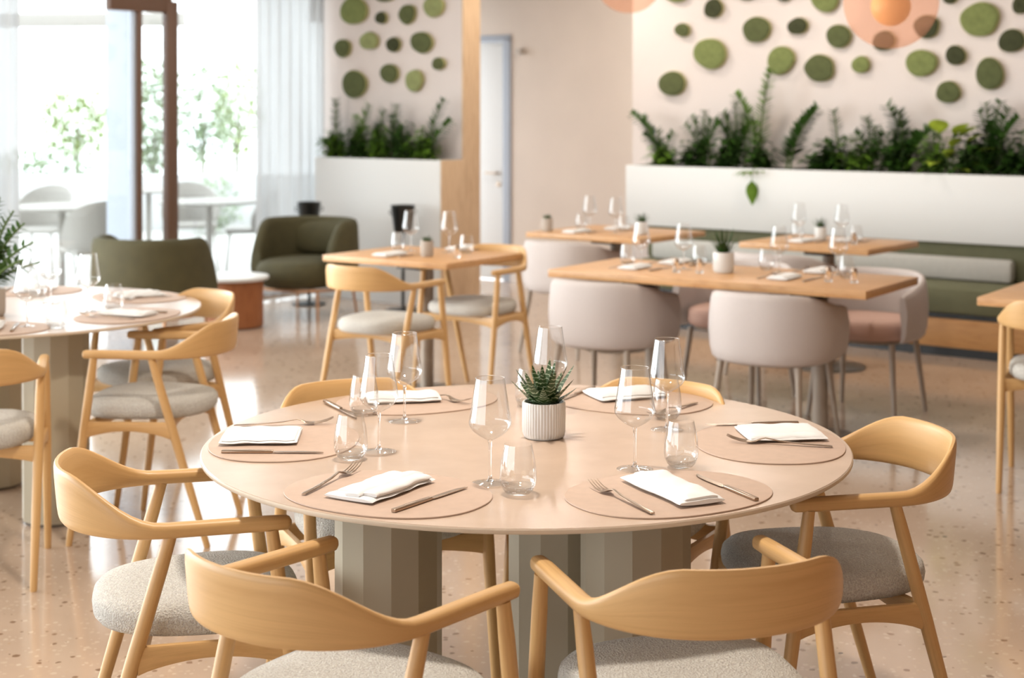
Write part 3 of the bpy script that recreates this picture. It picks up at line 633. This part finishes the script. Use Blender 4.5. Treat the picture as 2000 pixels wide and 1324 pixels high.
def make_fork():
    t = tag(MB().build('dummy', 'steel'), '', 'x') if False else None
    m = MB(); P = []  # along +y: handle end at 0, tines at .205
    prof = [(0, .0045, .0014), (.004, .0058, .0022), (.05, .0050, .0030), (.10, .0036, .006), (.128, .0028, .0105), (.138, .0045, .0085), (.146, .0095, .0045), (.156, .0115, .0024), (.165, .0118, .0025)]
    for y, w_, z in prof: P.append([(q[0] * 1.12, y * 1.22, z * 1.25 + q[1]) for q in rrect(0, .0014, w_ * 2, .0028, 10, 3)])
    m.grid(P, cv=True, caps=True)
    for k in range(4):
        x = (k - 1.5) * .0072
        m.tube([(x, .198, .0045), (x, .217, .0068), (x * .98, .235, .0115), (x * .96, .249, .0175)], [.0017, .0016, .0014, .0007], 6, .7)
    return tag(m.build('fork', 'steel', ang=60), '', 'fork')
FK = Proto(make_fork)
def make_knife():
    m = MB(); P = []
    for y, w_, h in ((0, .0042, .005), (.002, .0048, .0062), (.06, .0048, .0064), (.116, .0042, .0058), (.120, .0036, .005)): P.append([(q[0], y, .0032 + q[1]) for q in rrect(0, .0006, w_ * 2.5, h * 1.2, 12, 5)])
    m.grid(P, cv=True, caps=True); P = []
    for y, x0, x1 in ((.119, -.003, .003), (.125, -.0075, .0062), (.15, -.0085, .0070), (.19, -.0085, .0070), (.215, -.0065, .0068), (.235, -.001, .0062), (.2385, .003, .006)):
        P.append([(x0, y, .0030), ((x0 + x1) / 2, y, .0038), (x1, y, .0036), (x1, y, .0024), ((x0 + x1) / 2, y, .0022), (x0, y, .0026)])
    m.grid(P, cv=True, caps=True); return tag(m.build('table_knife', 'steel', ang=60), '', 'knife')
KN = Proto(make_knife)
def napkin(label, loc, ang, L=.20, Wd=.115, style=0, seed=0, grp=None, name='folded_napkin'):
    r = random.Random(seed); m = MB()
    def slab(x0, x1, y0, y1, z0, h, wob=.002, ns=16, nc=14, skew=0):
        P = []
        for i in range(ns + 1):
            u_ = i / ns; x = x0 + (x1 - x0) * u_; jit = wob * math.sin(u_ * 9 + seed) + r.uniform(-.0006, .0006); e_ = min(u_, 1 - u_) * (x1 - x0)
            fz = min(1, .55 + .45 * math.sqrt(min(1, e_ / .008))); row = []
            for (y, z) in rrect((y0 + y1) / 2 + jit + skew * (u_ - .5), 0, (y1 - y0) * (1 - .02 * (1 - fz)), h * fz, nc, 2.3):
                row.append((x, y, z0 + max(-h / 2, z) + h / 2 + .0010 * math.sin(x * 90 + y * 70 + seed) * (z > 0)))
            P.append(row)
        m.grid(P, cv=True, caps=True)
    if style == 0:
        slab(-L / 2, L / 2, -Wd / 2, Wd / 2, 0, .012); slab(-L / 2 + .02, L / 2 - .012, -Wd / 2 + .002, -Wd / 2 + .042, .007, .014, .003); slab(-L / 2 + .006, L / 2 + .008, -Wd / 2 + .036, -Wd / 2 + .074, .006, .014, .003); slab(-L / 2 + .03, L / 2 - .004, -Wd / 2 + .066, Wd / 2 - .012, .004, .012, .003)
    elif style == 1:
        slab(-L / 2, L / 2, -Wd / 2, Wd / 2, 0, .016, .002, skew=.006); slab(-L / 2 + .004, L / 2 - .008, -Wd / 2 + .008, Wd / 2 - .022, .007, .015, .003, skew=-.006)
    else:
        slab(-L / 2, L / 2, -Wd / 2, Wd / 2, 0, .014); slab(-L / 2 + .006, L / 2 - .006, -Wd / 2 + .006, Wd / 2 - .03, .005, .013, .002); slab(-L / 2 + .010, L / 2 - .002, Wd / 2 - .060, Wd / 2 - .006, .004, .012, .002)
    return tag(m.build(name, 'napkin', None, 60, loc, R(ang)), label, 'napkin', grp)

# front table settings
setn = [(180, 'left'), (240, 'front left'), (300, 'front right'), (358, 'right'), (60, 'back right'), (120, 'back left')]
for a_, nm in setn:
    q = R(a_); MAT('oval beige placemat at the %s place of the large front table' % nm, (T1[0] + .583 * math.cos(q), T1[1] + .583 * math.sin(q), ZT), q)
Zm = ZT + .0033
def put(P_, label, x0, y0, x1, y1, z=Zm):
    return P_(label, (x0, y0, z), math.atan2(y1 - y0, x1 - x0) - PI / 2)
F_ = 'of the large front table'
put(FK, 'fork left of the napkin at the front left place ' + F_, -.432, 3.185, -.345, 3.41)
put(KN, 'knife right of the napkin at the front left place ' + F_, -.236, 3.052, -.098, 3.247)
napkin('white napkin in rolled folds at the front left place ' + F_, (-.276, 3.232, Zm), 59, .225, .125, 0, 1)
put(FK, 'fork left of the napkin at the front right place ' + F_, .278, 3.035, .17, 3.26)
put(KN, 'knife right of the napkin at the front right place ' + F_, .500, 3.140, .397, 3.364)
napkin('white napkin folded thick at the front right place ' + F_, (.333, 3.215, Zm), 114, .25, .108, 1, 2)
put(FK, 'fork nearest the viewer at the right place ' + F_, .757, 3.632, .56, 3.685)
put(KN, 'knife beyond the napkin at the right place ' + F_, .727, 3.905, .489, 3.884)
napkin('flat white napkin at the right place ' + F_, (.658, 3.768, Zm), 186, .19, .165, 2, 3)
put(FK, 'fork beyond the napkin at the left place ' + F_, -.70, 3.872, -.49, 3.90)
put(KN, 'knife nearest the viewer at the left place ' + F_, -.676, 3.578, -.427, 3.573)
napkin('white folded napkin at the left place ' + F_, (-.608, 3.735, Zm), 3, .185, .17, 2, 4)
put(KN, 'knife left of the napkin at the back left place ' + F_, -.51, 4.19, -.40, 3.98)
napkin('white crumpled napkin at the back left place ' + F_, (-.30, 4.225, Zm), 10, .20, .13, 1, 5)
put(FK, 'fork with raised tines at the back left place ' + F_, -.29, 4.33, -.14, 4.18)
put(KN, 'knife beside the zebra plant at the back right place ' + F_, .235, 4.40, .115, 4.18)
napkin('white napkin lying loosely at the back right place ' + F_, (.315, 4.28, Zm), 20, .20, .15, 1, 6)
put(FK, 'fork right of the napkin at the back right place ' + F_, .50, 4.17, .38, 4.00)
for (x, y, nm) in [(-.047, 3.299, 'nearest the viewer, left of the ribbed white pot'), (-.312, 3.603, 'at the left place, in front of the taller-looking rear one'), (-.276, 3.949, 'at the back left place of the front table'), (.101, 4.061, 'directly behind the zebra plant'), (.274, 3.43, 'at the front right place of the front table'), (.388, 3.849, 'at the right, behind the front right one')]:
    WG('stemmed wine glass ' + nm, (x, y, ZT))
for (x, y, nm) in [(.013, 3.216, 'beside the nearest wine glass on the front table'), (-.37, 3.529, 'at the left place of the front table'), (-.389, 4.04, 'at the back left of the front table, behind a wine glass'), (.047, 4.144, 'behind the zebra plant, mostly hidden'), (.38, 3.454, 'at the front right place of the front table'), (.401, 3.985, 'at the back right, behind a wine stem')]:
    TU('stemless water tumbler ' + nm, (x, y, ZT), .3)

# pots
def ribbed_pot(r0, h, mat='pot', ribs=44):
    def fl_(r, z, q): return r + (.0011 * math.cos(ribs * q) if (r > r0 * .93 and .012 < z < h - .003) else 0)
    m = MB(); m.lathe([(0, 0), (r0 * .86, 0), (r0 * .95, .004), (r0 * .99, .014), (r0, .03), (r0, h - .004), (r0 - .001, h), (r0 - .005, h), (r0 - .006, h - .012), (0, h - .012)], ribs * 6, fl=fl_); return m
def rosette(mb, n, L, wid, seed, zb=0, spread=1.0):
    r = random.Random(seed)
    for i in range(n):
        f = i / n; q = i * 2.39996 + r.uniform(-.15, .15); el = R(84) - (1 - f) ** .9 * R(60) * spread; ln = L * (.62 + .45 * math.sin(PI * (.15 + .75 * f))) * r.uniform(.9, 1.08)
        d0 = Vector((math.cos(q) * math.cos(el), math.sin(q) * math.cos(el), math.sin(el))); sd = Vector((-math.sin(q), math.cos(q), 0)); up = sd.cross(d0).normalized()
        if up.z < 0: up = -up
        base_ = Vector((math.cos(q), math.sin(q), 0)) * .010 * (1.2 - f) + Vector((0, 0, zb)); P = []
        for j in range(10):
            t = j / 9; w_ = wid * (1 - t) ** .75 * (.75 + .45 * math.sin(PI * min(1, t * 1.6 + .15))) + .0004; th = w_ * .32
            c = base_ + d0 * ln * t + up * (.10 * ln * t * t * (1 - f))
            P.append([tuple(c - sd * w_ + up * th * .3), tuple(c - up * th * .9), tuple(c + sd * w_ + up * th * .3), tuple(c + up * th * .15)])
        mb.grid(P, cv=True, caps=True)
t = thing('zebra_succulent', 'striped zebra succulent in a ribbed white pot on the front table', 'potted plant', (.078, 3.765, ZT))
ribbed_pot(.052, .088).build('pot', 'pot', t, 60)
m = MB(); m.lathe([(0, .080), (.0455, .079)], 32); m.build('soil', 'soil', t)
m = MB(); rosette(m, 21, .108, .0235, 4, .078, .95); m.build('leaves', 'zebra', t, 60)
def small_pot_maker(mat, r0, h, leafmat, n, L, sp):
    def mk():
        t = thing('potted_succulent', '', 'potted plant'); ribbed_pot(r0, h, ribs=30).build('pot', mat, t, 60)
        m = MB(); m.lathe([(0, h - .01), (r0 - .007, h - .011)], 24); m.build('soil', 'soil', t)
        m = MB(); rosette(m, n, L, .008, 9, h - .012, sp); m.build('leaves', leafmat, t, 60); return t
    return mk
PA = Proto(small_pot_maker('pot', .05, .10, 'leaf_dark', 30, .13, .75)); PB = Proto(small_pot_maker('pot_grey', .034, .085, 'leaf_dark', 18, .045, 1.0)); PC = Proto(small_pot_maker('pot', .034, .08, 'leaf_dark', 18, .075, .9))
PA('spiky aloe in a white pot in the middle of the long table', (1.029, 7.486, ZT))
PB('small succulent in a grey pot on the small square table', (-.457, 8.277, ZT))
PC('small green succulent in a pot on the far right table by the bench', (1.863, 9.29, ZT))
PB('small succulent in a grey pot on the left corner of the rear middle table', (.228, 9.936, ZT))
PC('small succulent in a pot at the right end of the rear middle table', (.819, 9.70, ZT))
# big plant on left table
t = thing('potted_zz_plant', 'tall leafy plant in a beige pot at the left edge, on the round table', 'potted plant', (-2.02, 5.95, ZT))
ribbed_pot(.058, .105).build('pot', 'pot_grey', t, 60); m = MB(); m.lathe([(0, .094), (.05, .093)], 24); m.build('soil', 'soil', t)
r = random.Random(3); st, lf = MB(), MB()
for (lx, ly, H) in [(.17, .0, .22), (.12, .05, .30), (.05, -.03, .42), (.10, -.02, .36), (-.03, .02, .40), (.15, -.06, .15), (-.10, .0, .34), (.02, .08, .25), (.19, .03, .13), (.07, .03, .20)]:
    zz_stem(st, lf, (0, 0, .09), (lx, ly), H, r, .03, .065)
st.build('stems', 'stem', t); lf.build('leaves', 'leaf_dark', t)

# left table settings
L_ = 'of the left round table'
for a_, nm in ((-21, 'right'), (40, 'back right'), (-78, 'front'), (98, 'back')):
    q = R(a_); MAT('oval beige placemat at the %s place %s' % (nm, L_), (T2[0] + .583 * math.cos(q), T2[1] + .583 * math.sin(q), ZT), q)
def setting(tx, ty, a_, nm, seed, rad=.585, nw=.2, z=Zm, fork=True):
    q = R(a_); c = Vector((tx, ty)) + Vector((math.cos(q), math.sin(q))) * rad; d = Vector((-math.cos(q), -math.sin(q))); lft = Vector((-d.y, d.x))
    napkin('white folded napkin at the ' + nm, (c.x, c.y, z), a_ + 180 + random.Random(seed).uniform(-6, 6), nw, .12, seed % 3, seed)
    f0 = c - d * .10 + lft * .10; put(FK, 'fork at the ' + nm, f0.x, f0.y, f0.x + d.x, f0.y + d.y, z)
    k0 = c - d * .11 - lft * .10; put(KN, 'knife at the ' + nm, k0.x, k0.y, k0.x + d.x, k0.y + d.y, z)
setting(*T2, -21, 'right place ' + L_, 11); setting(*T2, 40, 'back right place ' + L_, 12); setting(*T2, -78, 'front place ' + L_, 13); setting(*T2, 98, 'back place ' + L_, 14)
for (x, y, nm) in [(-1.777, 5.64, 'nearest on the left round table, in front of the tall plant'), (-1.669, 6.064, 'right of the others on the left round table'), (-1.90, 6.333, 'blown out by window light at the back of the left round table')]: WG('stemmed wine glass ' + nm, (x, y, ZT))
for (x, y, nm) in [(-1.663, 5.62, 'in front on the left round table'), (-1.582, 6.109, 'between two placemats on the left round table'), (-2.02, 6.55, 'far back on the left round table')]: TU('stemless water tumbler ' + nm, (x, y, ZT))

# ------------------------------------------------------------------ rectangular wooden tables
def rect_table(label, corner_fl, corner_fr, depth, cols, thick=.036, name='wooden_table'):
    a_, b_ = Vector(corner_fl), Vector(corner_fr); d = (b_ - a_); L = d.length; d.normalize(); v_ = Vector((-d.y, d.x)); c = a_ + d * L / 2 + v_ * depth / 2
    t = thing(name, label, 'table', (c.x, c.y, 0), math.atan2(d.y, d.x))
    m = MB(); m.box((0, 0, .75 - thick / 2), (L, depth, thick), 0, .003); m.build('tabletop', 'wood_top', t)
    for x in cols:
        m = MB(); m.tube([(x, 0, .012), (x, 0, .70)], .036, 24); o = m.build('post', 'taupe_metal', t)
        m = MB(); m.lathe([(0, 0), (.215, 0), (.22, .004), (.21, .010), (.05, .016), (0, .016)], 48); m.V = [(p_[0] + x, p_[1], p_[2]) for p_ in m.V]; m.build('base_plate', 'iron', t)
        m = MB(); m.box((x, 0, .75 - thick - .018), (.16, .34, .034), 0, .003); m.build('mounting_plate', 'black', t)
    return t, d, v_, c
rect_table('long wooden table with four pink tub chairs in front of the bench', (.178, 7.631), (1.547, 6.725), .69, (-.42, .47), .038)
rect_table('wooden table by the bench at the right, behind the long table', (1.355, 9.19), (2.008, 8.68), .70, (0,), .036)
rect_table('small square wooden table left of centre in front of the planter', (-1.031, 8.379), (-.335, 7.903), .69, (.03,), .034)
rect_table('wooden table at the rear middle by the beige wall', (.089, 9.892), (.778, 9.36), .78, (0,), .034)
rect_table('wooden table cut by the right edge of the photo', (1.972, 6.527), (2.65, 6.07), .69, (.1,), .036)

A_ = 'of the long wooden table'
for (n_, f0) in (((.613, 7.675), 'front left place ' + A_), ((.838, 7.925), 'back left place ' + A_), ((1.278, 7.218), 'front right place ' + A_), ((1.499, 7.509), 'back right place ' + A_)):
    napkin('white folded napkin at the ' + f0, (n_[0], n_[1], ZT), 56, .19, .11, 1, int(n_[0] * 50))
    sgn = 1
    put(FK, 'fork at the ' + f0, n_[0] - .13, n_[1] - .02, n_[0] - .02, n_[1] + .14, ZT); put(KN, 'knife at the ' + f0, n_[0] + .06, n_[1] - .14, n_[0] + .19, n_[1] + .06, ZT)
for (x, y, nm) in [(.647, 7.70, 'leftmost on the long wooden table'), (.85, 7.62, 'second from left on the long wooden table, left of the aloe'), (1.296, 7.463, 'right of the aloe on the long wooden table'), (1.56, 7.36, 'rightmost on the long wooden table')]: WG('stemmed wine glass ' + nm, (x, y, ZT))
for (x, y, nm) in [(.59, 7.86, 'leftmost on the long wooden table'), (.95, 7.80, 'left of the aloe on the long wooden table'), (1.26, 7.62, 'just right of the aloe on the long wooden table'), (1.577, 7.25, 'rightmost on the long wooden table')]: TU('stemless water tumbler ' + nm, (x, y, ZT))
def make_shaker():
    t = thing('glass_shaker', '', 'shaker'); m = MB(); m.lathe([(0, 0), (.017, 0), (.018, .003), (.016, .045), (.012, .05), (0, .05)], 24); m.build('body', 'glass_solid', t, 60)
    m = MB(); m.lathe([(0, .0505), (.0135, .0505), (.0135, .064), (.010, .068), (0, .068)], 24); m.build('cap', 'steel', t); return t
SH = Proto(make_shaker)
for (x, y, nm) in [(.909, 7.463, 'left of the aloe on the long wooden table'), (.80, 7.50, 'beside the second wine glass on the long wooden table'), (1.567, 7.05, 'near the right corner of the long wooden table'), (1.46, 7.10, 'by the front right napkin on the long wooden table'), (2.003, 9.014, 'on the right table by the bench'), (-.295, 8.221, 'on the small square table')]: SH('small glass shaker ' + nm, (x, y, ZT))
for (n_, f0, an) in (((-.663, 8.333), 'left side of the small square table', 56), ((-.285, 8.70), 'back of the small square table', 56), ((.413, 9.855), 'front of the rear middle table', 52), ((.692, 10.10), 'back of the rear middle table', 52), ((1.732, 9.185), 'front of the right table by the bench', 50), ((2.02, 9.24), 'back of the right table by the bench', 50)):
    napkin('white folded napkin at the ' + f0, (n_[0], n_[1], ZT), an, .19, .11, 1, int(abs(n_[0]) * 50))
    put(KN, 'knife at the ' + f0, n_[0] + .06, n_[1] - .10, n_[0] + .19, n_[1] + .10, ZT)
for (x, y, nm) in [(-.564, 8.56, 'left of the pair on the small square table'), (-.347, 8.5, 'right of the pair on the small square table'), (.504, 9.977, 'left of the pair on the rear middle table'), (.66, 9.80, 'right of the pair on the rear middle table'), (1.72, 9.22, 'left of the pair on the right table by the bench'), (1.95, 9.10, 'right of the pair on the right table by the bench')]: WG('stemmed wine glass ' + nm, (x, y, ZT))
for (x, y, nm) in [(-.64, 8.62, 'left on the small square table'), (-.25, 8.45, 'right on the small square table'), (.456, 10.12, 'left on the rear middle table'), (.72, 9.92, 'right on the rear middle table'), (1.74, 9.38, 'left on the right table by the bench'), (2.04, 9.12, 'right on the right table by the bench')]: TU('stemless water tumbler ' + nm, (x, y, ZT))

# ------------------------------------------------------------------ pink tub chairs
def make_tub():
    t = thing('tub_chair', '', 'chair'); P = []; n = 36; W_, Bk = .284, .275; e = 2.3
    path = []
    for i in range(5): path.append((Vector((W_ - .012 * (1 - i / 5), .20 * (1 - i / 5))), 0.0))
    for i in range(n + 1):
        q = PI * i / n; c, s_ = math.cos(q), math.sin(q); path.append((Vector((W_ * math.copysign(abs(c) ** (2 / e), c), -Bk * abs(s_) ** (2 / e))), min(q, PI - q)))
    for i in range(4, -1, -1): path.append((Vector((-W_ + .012 * (1 - i / 5), .20 * (1 - i / 5))), 0.0))
    N = len(path)
    for i, (p, ph) in enumerate(path):
        a_, b_ = path[max(0, i - 1)][0], path[min(N - 1, i + 1)][0]; d = (b_ - a_).normalized(); nn = Vector((d.y, -d.x))
        if nn.dot(p - Vector((0, .05))) < 0: nn = -nn
        fr = 1 - max(0, (p.y + Bk) / (.2 + Bk)); top = .640 + .078 * smooth(0, 1, fr); z0 = .395; th = .042
        e_ = min(i, N - 1 - i); cp = (.35, .8, 1)[min(2, e_)]
        sec = [(-th * .5, z0 + .06), (-th * .15 - .02, z0 + .012), (-.035, z0), (-.02, z0 + .002), (-.004, z0 + .018), (.006, z0 + .06), (.012, z0 + .14), (.010, (z0 + top) / 2 + .05), (.002, top - .03), (-.006, top - .006), (-.018, top), (-.030, top - .006), (-.036, top - .03), (-.030, z0 + .16)]
        cz = (z0 + top) / 2
        row = [(p.x + nn.x * o * (1 if cp == 1 else .9), p.y + nn.y * o + (0 if cp == 1 else (.012 if e_ == 0 else .008)), cz + (z - cz) * (1 if cp == 1 else (.93 if e_ == 0 else .985))) for o, z in sec]
        P.append(row)
    m = MB(); m.grid(P, cv=True, caps=True); m.build('shell', 'tub', t, 60)
    def outl(f, n=40):
        o = []
        for i in range(n):
            q = 2 * PI * i / n; c, s_ = math.cos(q), math.sin(q); o.append((.252 * f * math.copysign(abs(c) ** .8, c), .005 + .245 * f * math.copysign(abs(s_) ** .8, s_)))
        return o
    m = MB(); m.grid([[(x, y, z) for x, y in outl(f)] for f, z in ((0, .40), (.9, .40), (.97, .408), (1, .43), (.985, .47), (.95, .487), (.85, .496), (.5, .50), (0, .50))], cv=True); m.build('seat_cushion', 'tub_seat', t, 60)
    m = MB(); m.grid([[(x, y, z) for x, y in outl(f)] for f, z in ((0, .383), (.86, .383), (.88, .39), (.86, .3995), (0, .3995))], cv=True); m.build('seat_frame', 'taupe_metal', t, 40)
    for sx in (-1, 1):
        for sy in (-1, 1): MB().tube([(sx * .19, sy * .17, .39), (sx * .225, sy * .225 - (.01 if sy < 0 else 0), 0)], [.0155, .011], 14).build('leg', 'taupe_metal', t)
    return t
TC = Proto(make_tub)
for (x, y, th, lab) in [(1.215, 7.12, 56.5, 'pink tub chair with its rounded back toward us, right front of the long table'), (.485, 7.60, 56.5, 'pink tub chair with its rounded back toward us, left front of the long table'),
        (1.80, 7.80, 236.5, 'pink tub chair facing us at the right end behind the long table'), (1.20, 8.18, 236.5, 'pink tub chair facing us behind the middle of the long table'),
        (1.56, 8.98, 52, 'pink tub chair at the right table by the bench, its back top showing'), (.37, 9.77, 52, 'pink tub chair in front of the rear middle table')]:
    TC(lab, (x, y, 0), R(th - 90))

# ------------------------------------------------------------------ lounge corner
def lounge(label, loc, th):
    t = thing('lounge_armchair', label, 'armchair', loc, R(th - 90)); path = []; n = 40; W_, Bk, e = .37, .36, 2.2
    for i in range(6): path.append((Vector((W_ - .02 * (1 - i / 6), .20 * (1 - i / 6))), 1 - i / 6))
    for i in range(n + 1):
        q = PI * i / n; c, s_ = math.cos(q), math.sin(q); path.append((Vector((W_ * math.copysign(abs(c) ** (2 / e), c), -Bk * abs(s_) ** (2 / e))), 0))
    for i in range(5, -1, -1): path.append((Vector((-W_ + .02 * (1 - i / 6), .20 * (1 - i / 6))), 1 - i / 6))
    P = []; N = len(path)
    for i, (p, k) in enumerate(path):
        a_, b_ = path[max(0, i - 1)][0], path[min(N - 1, i + 1)][0]; d = (b_ - a_).normalized(); nn = Vector((d.y, -d.x))
        if nn.dot(p - Vector((0, .05))) < 0: nn = -nn
        top = .72 - .22 * k ** 2.2; z0 = .24; th_ = .075
        P.append([(p.x + nn.x * o, p.y + nn.y * o, z) for o, z in ((-th_, z0 + .02), (-th_ * .5, z0), (0, z0 + .02), (.012, z0 + .12), (.014, (z0 + top) / 2), (.006, top - .05), (-.008, top - .012), (-.035, top), (-.065, top - .012), (-.075, top - .05), (-.078, (z0 + top) / 2))])
    m = MB(); m.grid(P, cv=True, caps=True); m.build('shell', 'velvet', t, 60)
    def outl(f, sx=.30, sy=.34, cy=.05, n=40):
        return [(sx * f * math.copysign(abs(math.cos(2 * PI * i / n)) ** .82, math.cos(2 * PI * i / n)), cy + sy * f * math.copysign(abs(math.sin(2 * PI * i / n)) ** .82, math.sin(2 * PI * i / n))) for i in range(n)]
    m = MB(); m.grid([[(x, y, z) for x, y in outl(f)] for f, z in ((0, .235), (.85, .235), (.97, .26), (1.04, .31), (1.03, .37), (.96, .41), (.8, .43), (.4, .44), (0, .44))], cv=True); m.build('seat_cushion', 'velvet', t, 60)
    m = MB(); P = []
    for i in range(9):
        u_ = i / 8; x = -.24 + .48 * u_; e_ = math.sin(PI * u_) ** .35; P.append([(x, -.235 + o - .05 * math.sin(PI * u_) + (z - .56) * -.12, .56 + (z - .56) * (.75 + .25 * e_)) for o, z in rrect(0, .56, .13 * (.4 + .6 * e_), .25, 14, 2.6)])
    m.grid(P, cv=True, caps=True); m.build('back_cushion', 'velvet', t, 60)
    m = MB(); ring = [(x * 1.0, y, .222) for x, y in outl(1.0, .33, .33, -.01)]; m.tube(ring + [ring[0]], .011, 8); m.build('ring_frame', 'copper', t)
    for sx in (-1, 1):
        for sy in (-1, 1): MB().tube([(sx * .24, sy * .25 - .01, .222), (sx * .26, sy * .28 - .01, 0)], [.011, .009], 10).build('leg', 'copper', t)
lounge('olive velvet lounge armchair in front of the tall planter and curtain', (-1.53, 11.46, 0), 246)
lounge('olive velvet lounge armchair behind the left round table, its back to us', (-2.33, 9.98, 0), 72)
t = thing('coffee_table', 'round white-topped coffee table with a dark wood drum between the armchairs', 'table', (-1.96, 10.88, 0))
m = MB(); m.lathe([(0, .335), (.232, .335), (.240, .342), (.240, .356), (.234, .362), (0, .362)], 64); m.build('tabletop', 'white', t, 40)
m = MB(); m.lathe([(0, .01), (.200, .01), (.200, .3345), (0, .3345)], 64); m.build('drum', 'wood_edge', t, 40)
m = MB(); m.lathe([(0, 0), (.19, 0), (.19, .01), (0, .01)], 48); m.build('plinth', 'bronze', t)
def cooler():
    t = thing('bucket_stand', '', 'bucket stand')
    m = MB(); m.lathe([(0, .60), (.062, .60), (.070, .61), (.092, .795), (.096, .80), (.094, .805), (.088, .80), (.066, .615), (0, .612)], 40); m.build('bucket', 'black', t, 40)
    m = MB(); m.tube([(0, 0, .014), (0, 0, .60)], .013, 12); m.build('pole', 'black', t)
    m = MB(); m.lathe([(0, 0), (.13, 0), (.135, .005), (.13, .012), (.02, .018), (0, .018)], 40); m.build('base', 'black', t)
    for s_ in (-1, 1): MB().tube([(s_ * .088, 0, .76), (s_ * .108, 0, .765), (s_ * .110, 0, .745), (s_ * .087, 0, .73)], .004, 8).build('handle', 'black', t)
    return t
CB = Proto(cooler)
CB('black bucket on a pole stand in front of the tall planter, behind the square table', (-.83, 11.72, 0), .4)
CB('black bucket behind the velvet armchair by the curtain', (-1.595, 12.1, 0), .2)

# ------------------------------------------------------------------ pendants
def pendant(label, loc, r0):
    t = thing('pendant_lamp', label, 'pendant lamp', loc)
    def sph(rr_, n=24): return [(rr_ * math.sin(PI * i / n), -rr_ * math.cos(PI * i / n)) for i in range(1, n)]
    m = MB(); m.lathe([p_ for p_ in sph(r0) if p_[1] < r0 * .96], 56); m.build('globe_shade', 'peach', t, 80)
    m = MB(); m.lathe(sph(.092), 40, (0, 0, -.02)); m.build('lamp_core', 'amber', t, 80)
    m = MB(); m.tube([(0, 0, .07), (0, 0, 2.99 - loc[2])], .004, 8); m.build('cord', 'copper', t)
    m = MB(); m.lathe([(0, r0 * .93), (.05, r0 * .93), (.05, r0 * .93 + .03), (0, r0 * .93 + .03)], 24); m.build('cap', 'copper', t)
    m = MB(); m.lathe([(0, 2.97 - loc[2]), (.06, 2.97 - loc[2]), (.06, 3.0 - loc[2]), (0, 3.0 - loc[2])], 24); m.build('ceiling_rose', 'copper', t)
pendant('large peach glass globe pendant with an amber core in front of the moss discs', (1.77, 7.2, 2.045), .218)
pendant('peach globe pendant whose bottom just shows at the photo top, over the beige wall', (.75, 9.9, 2.375), .22)
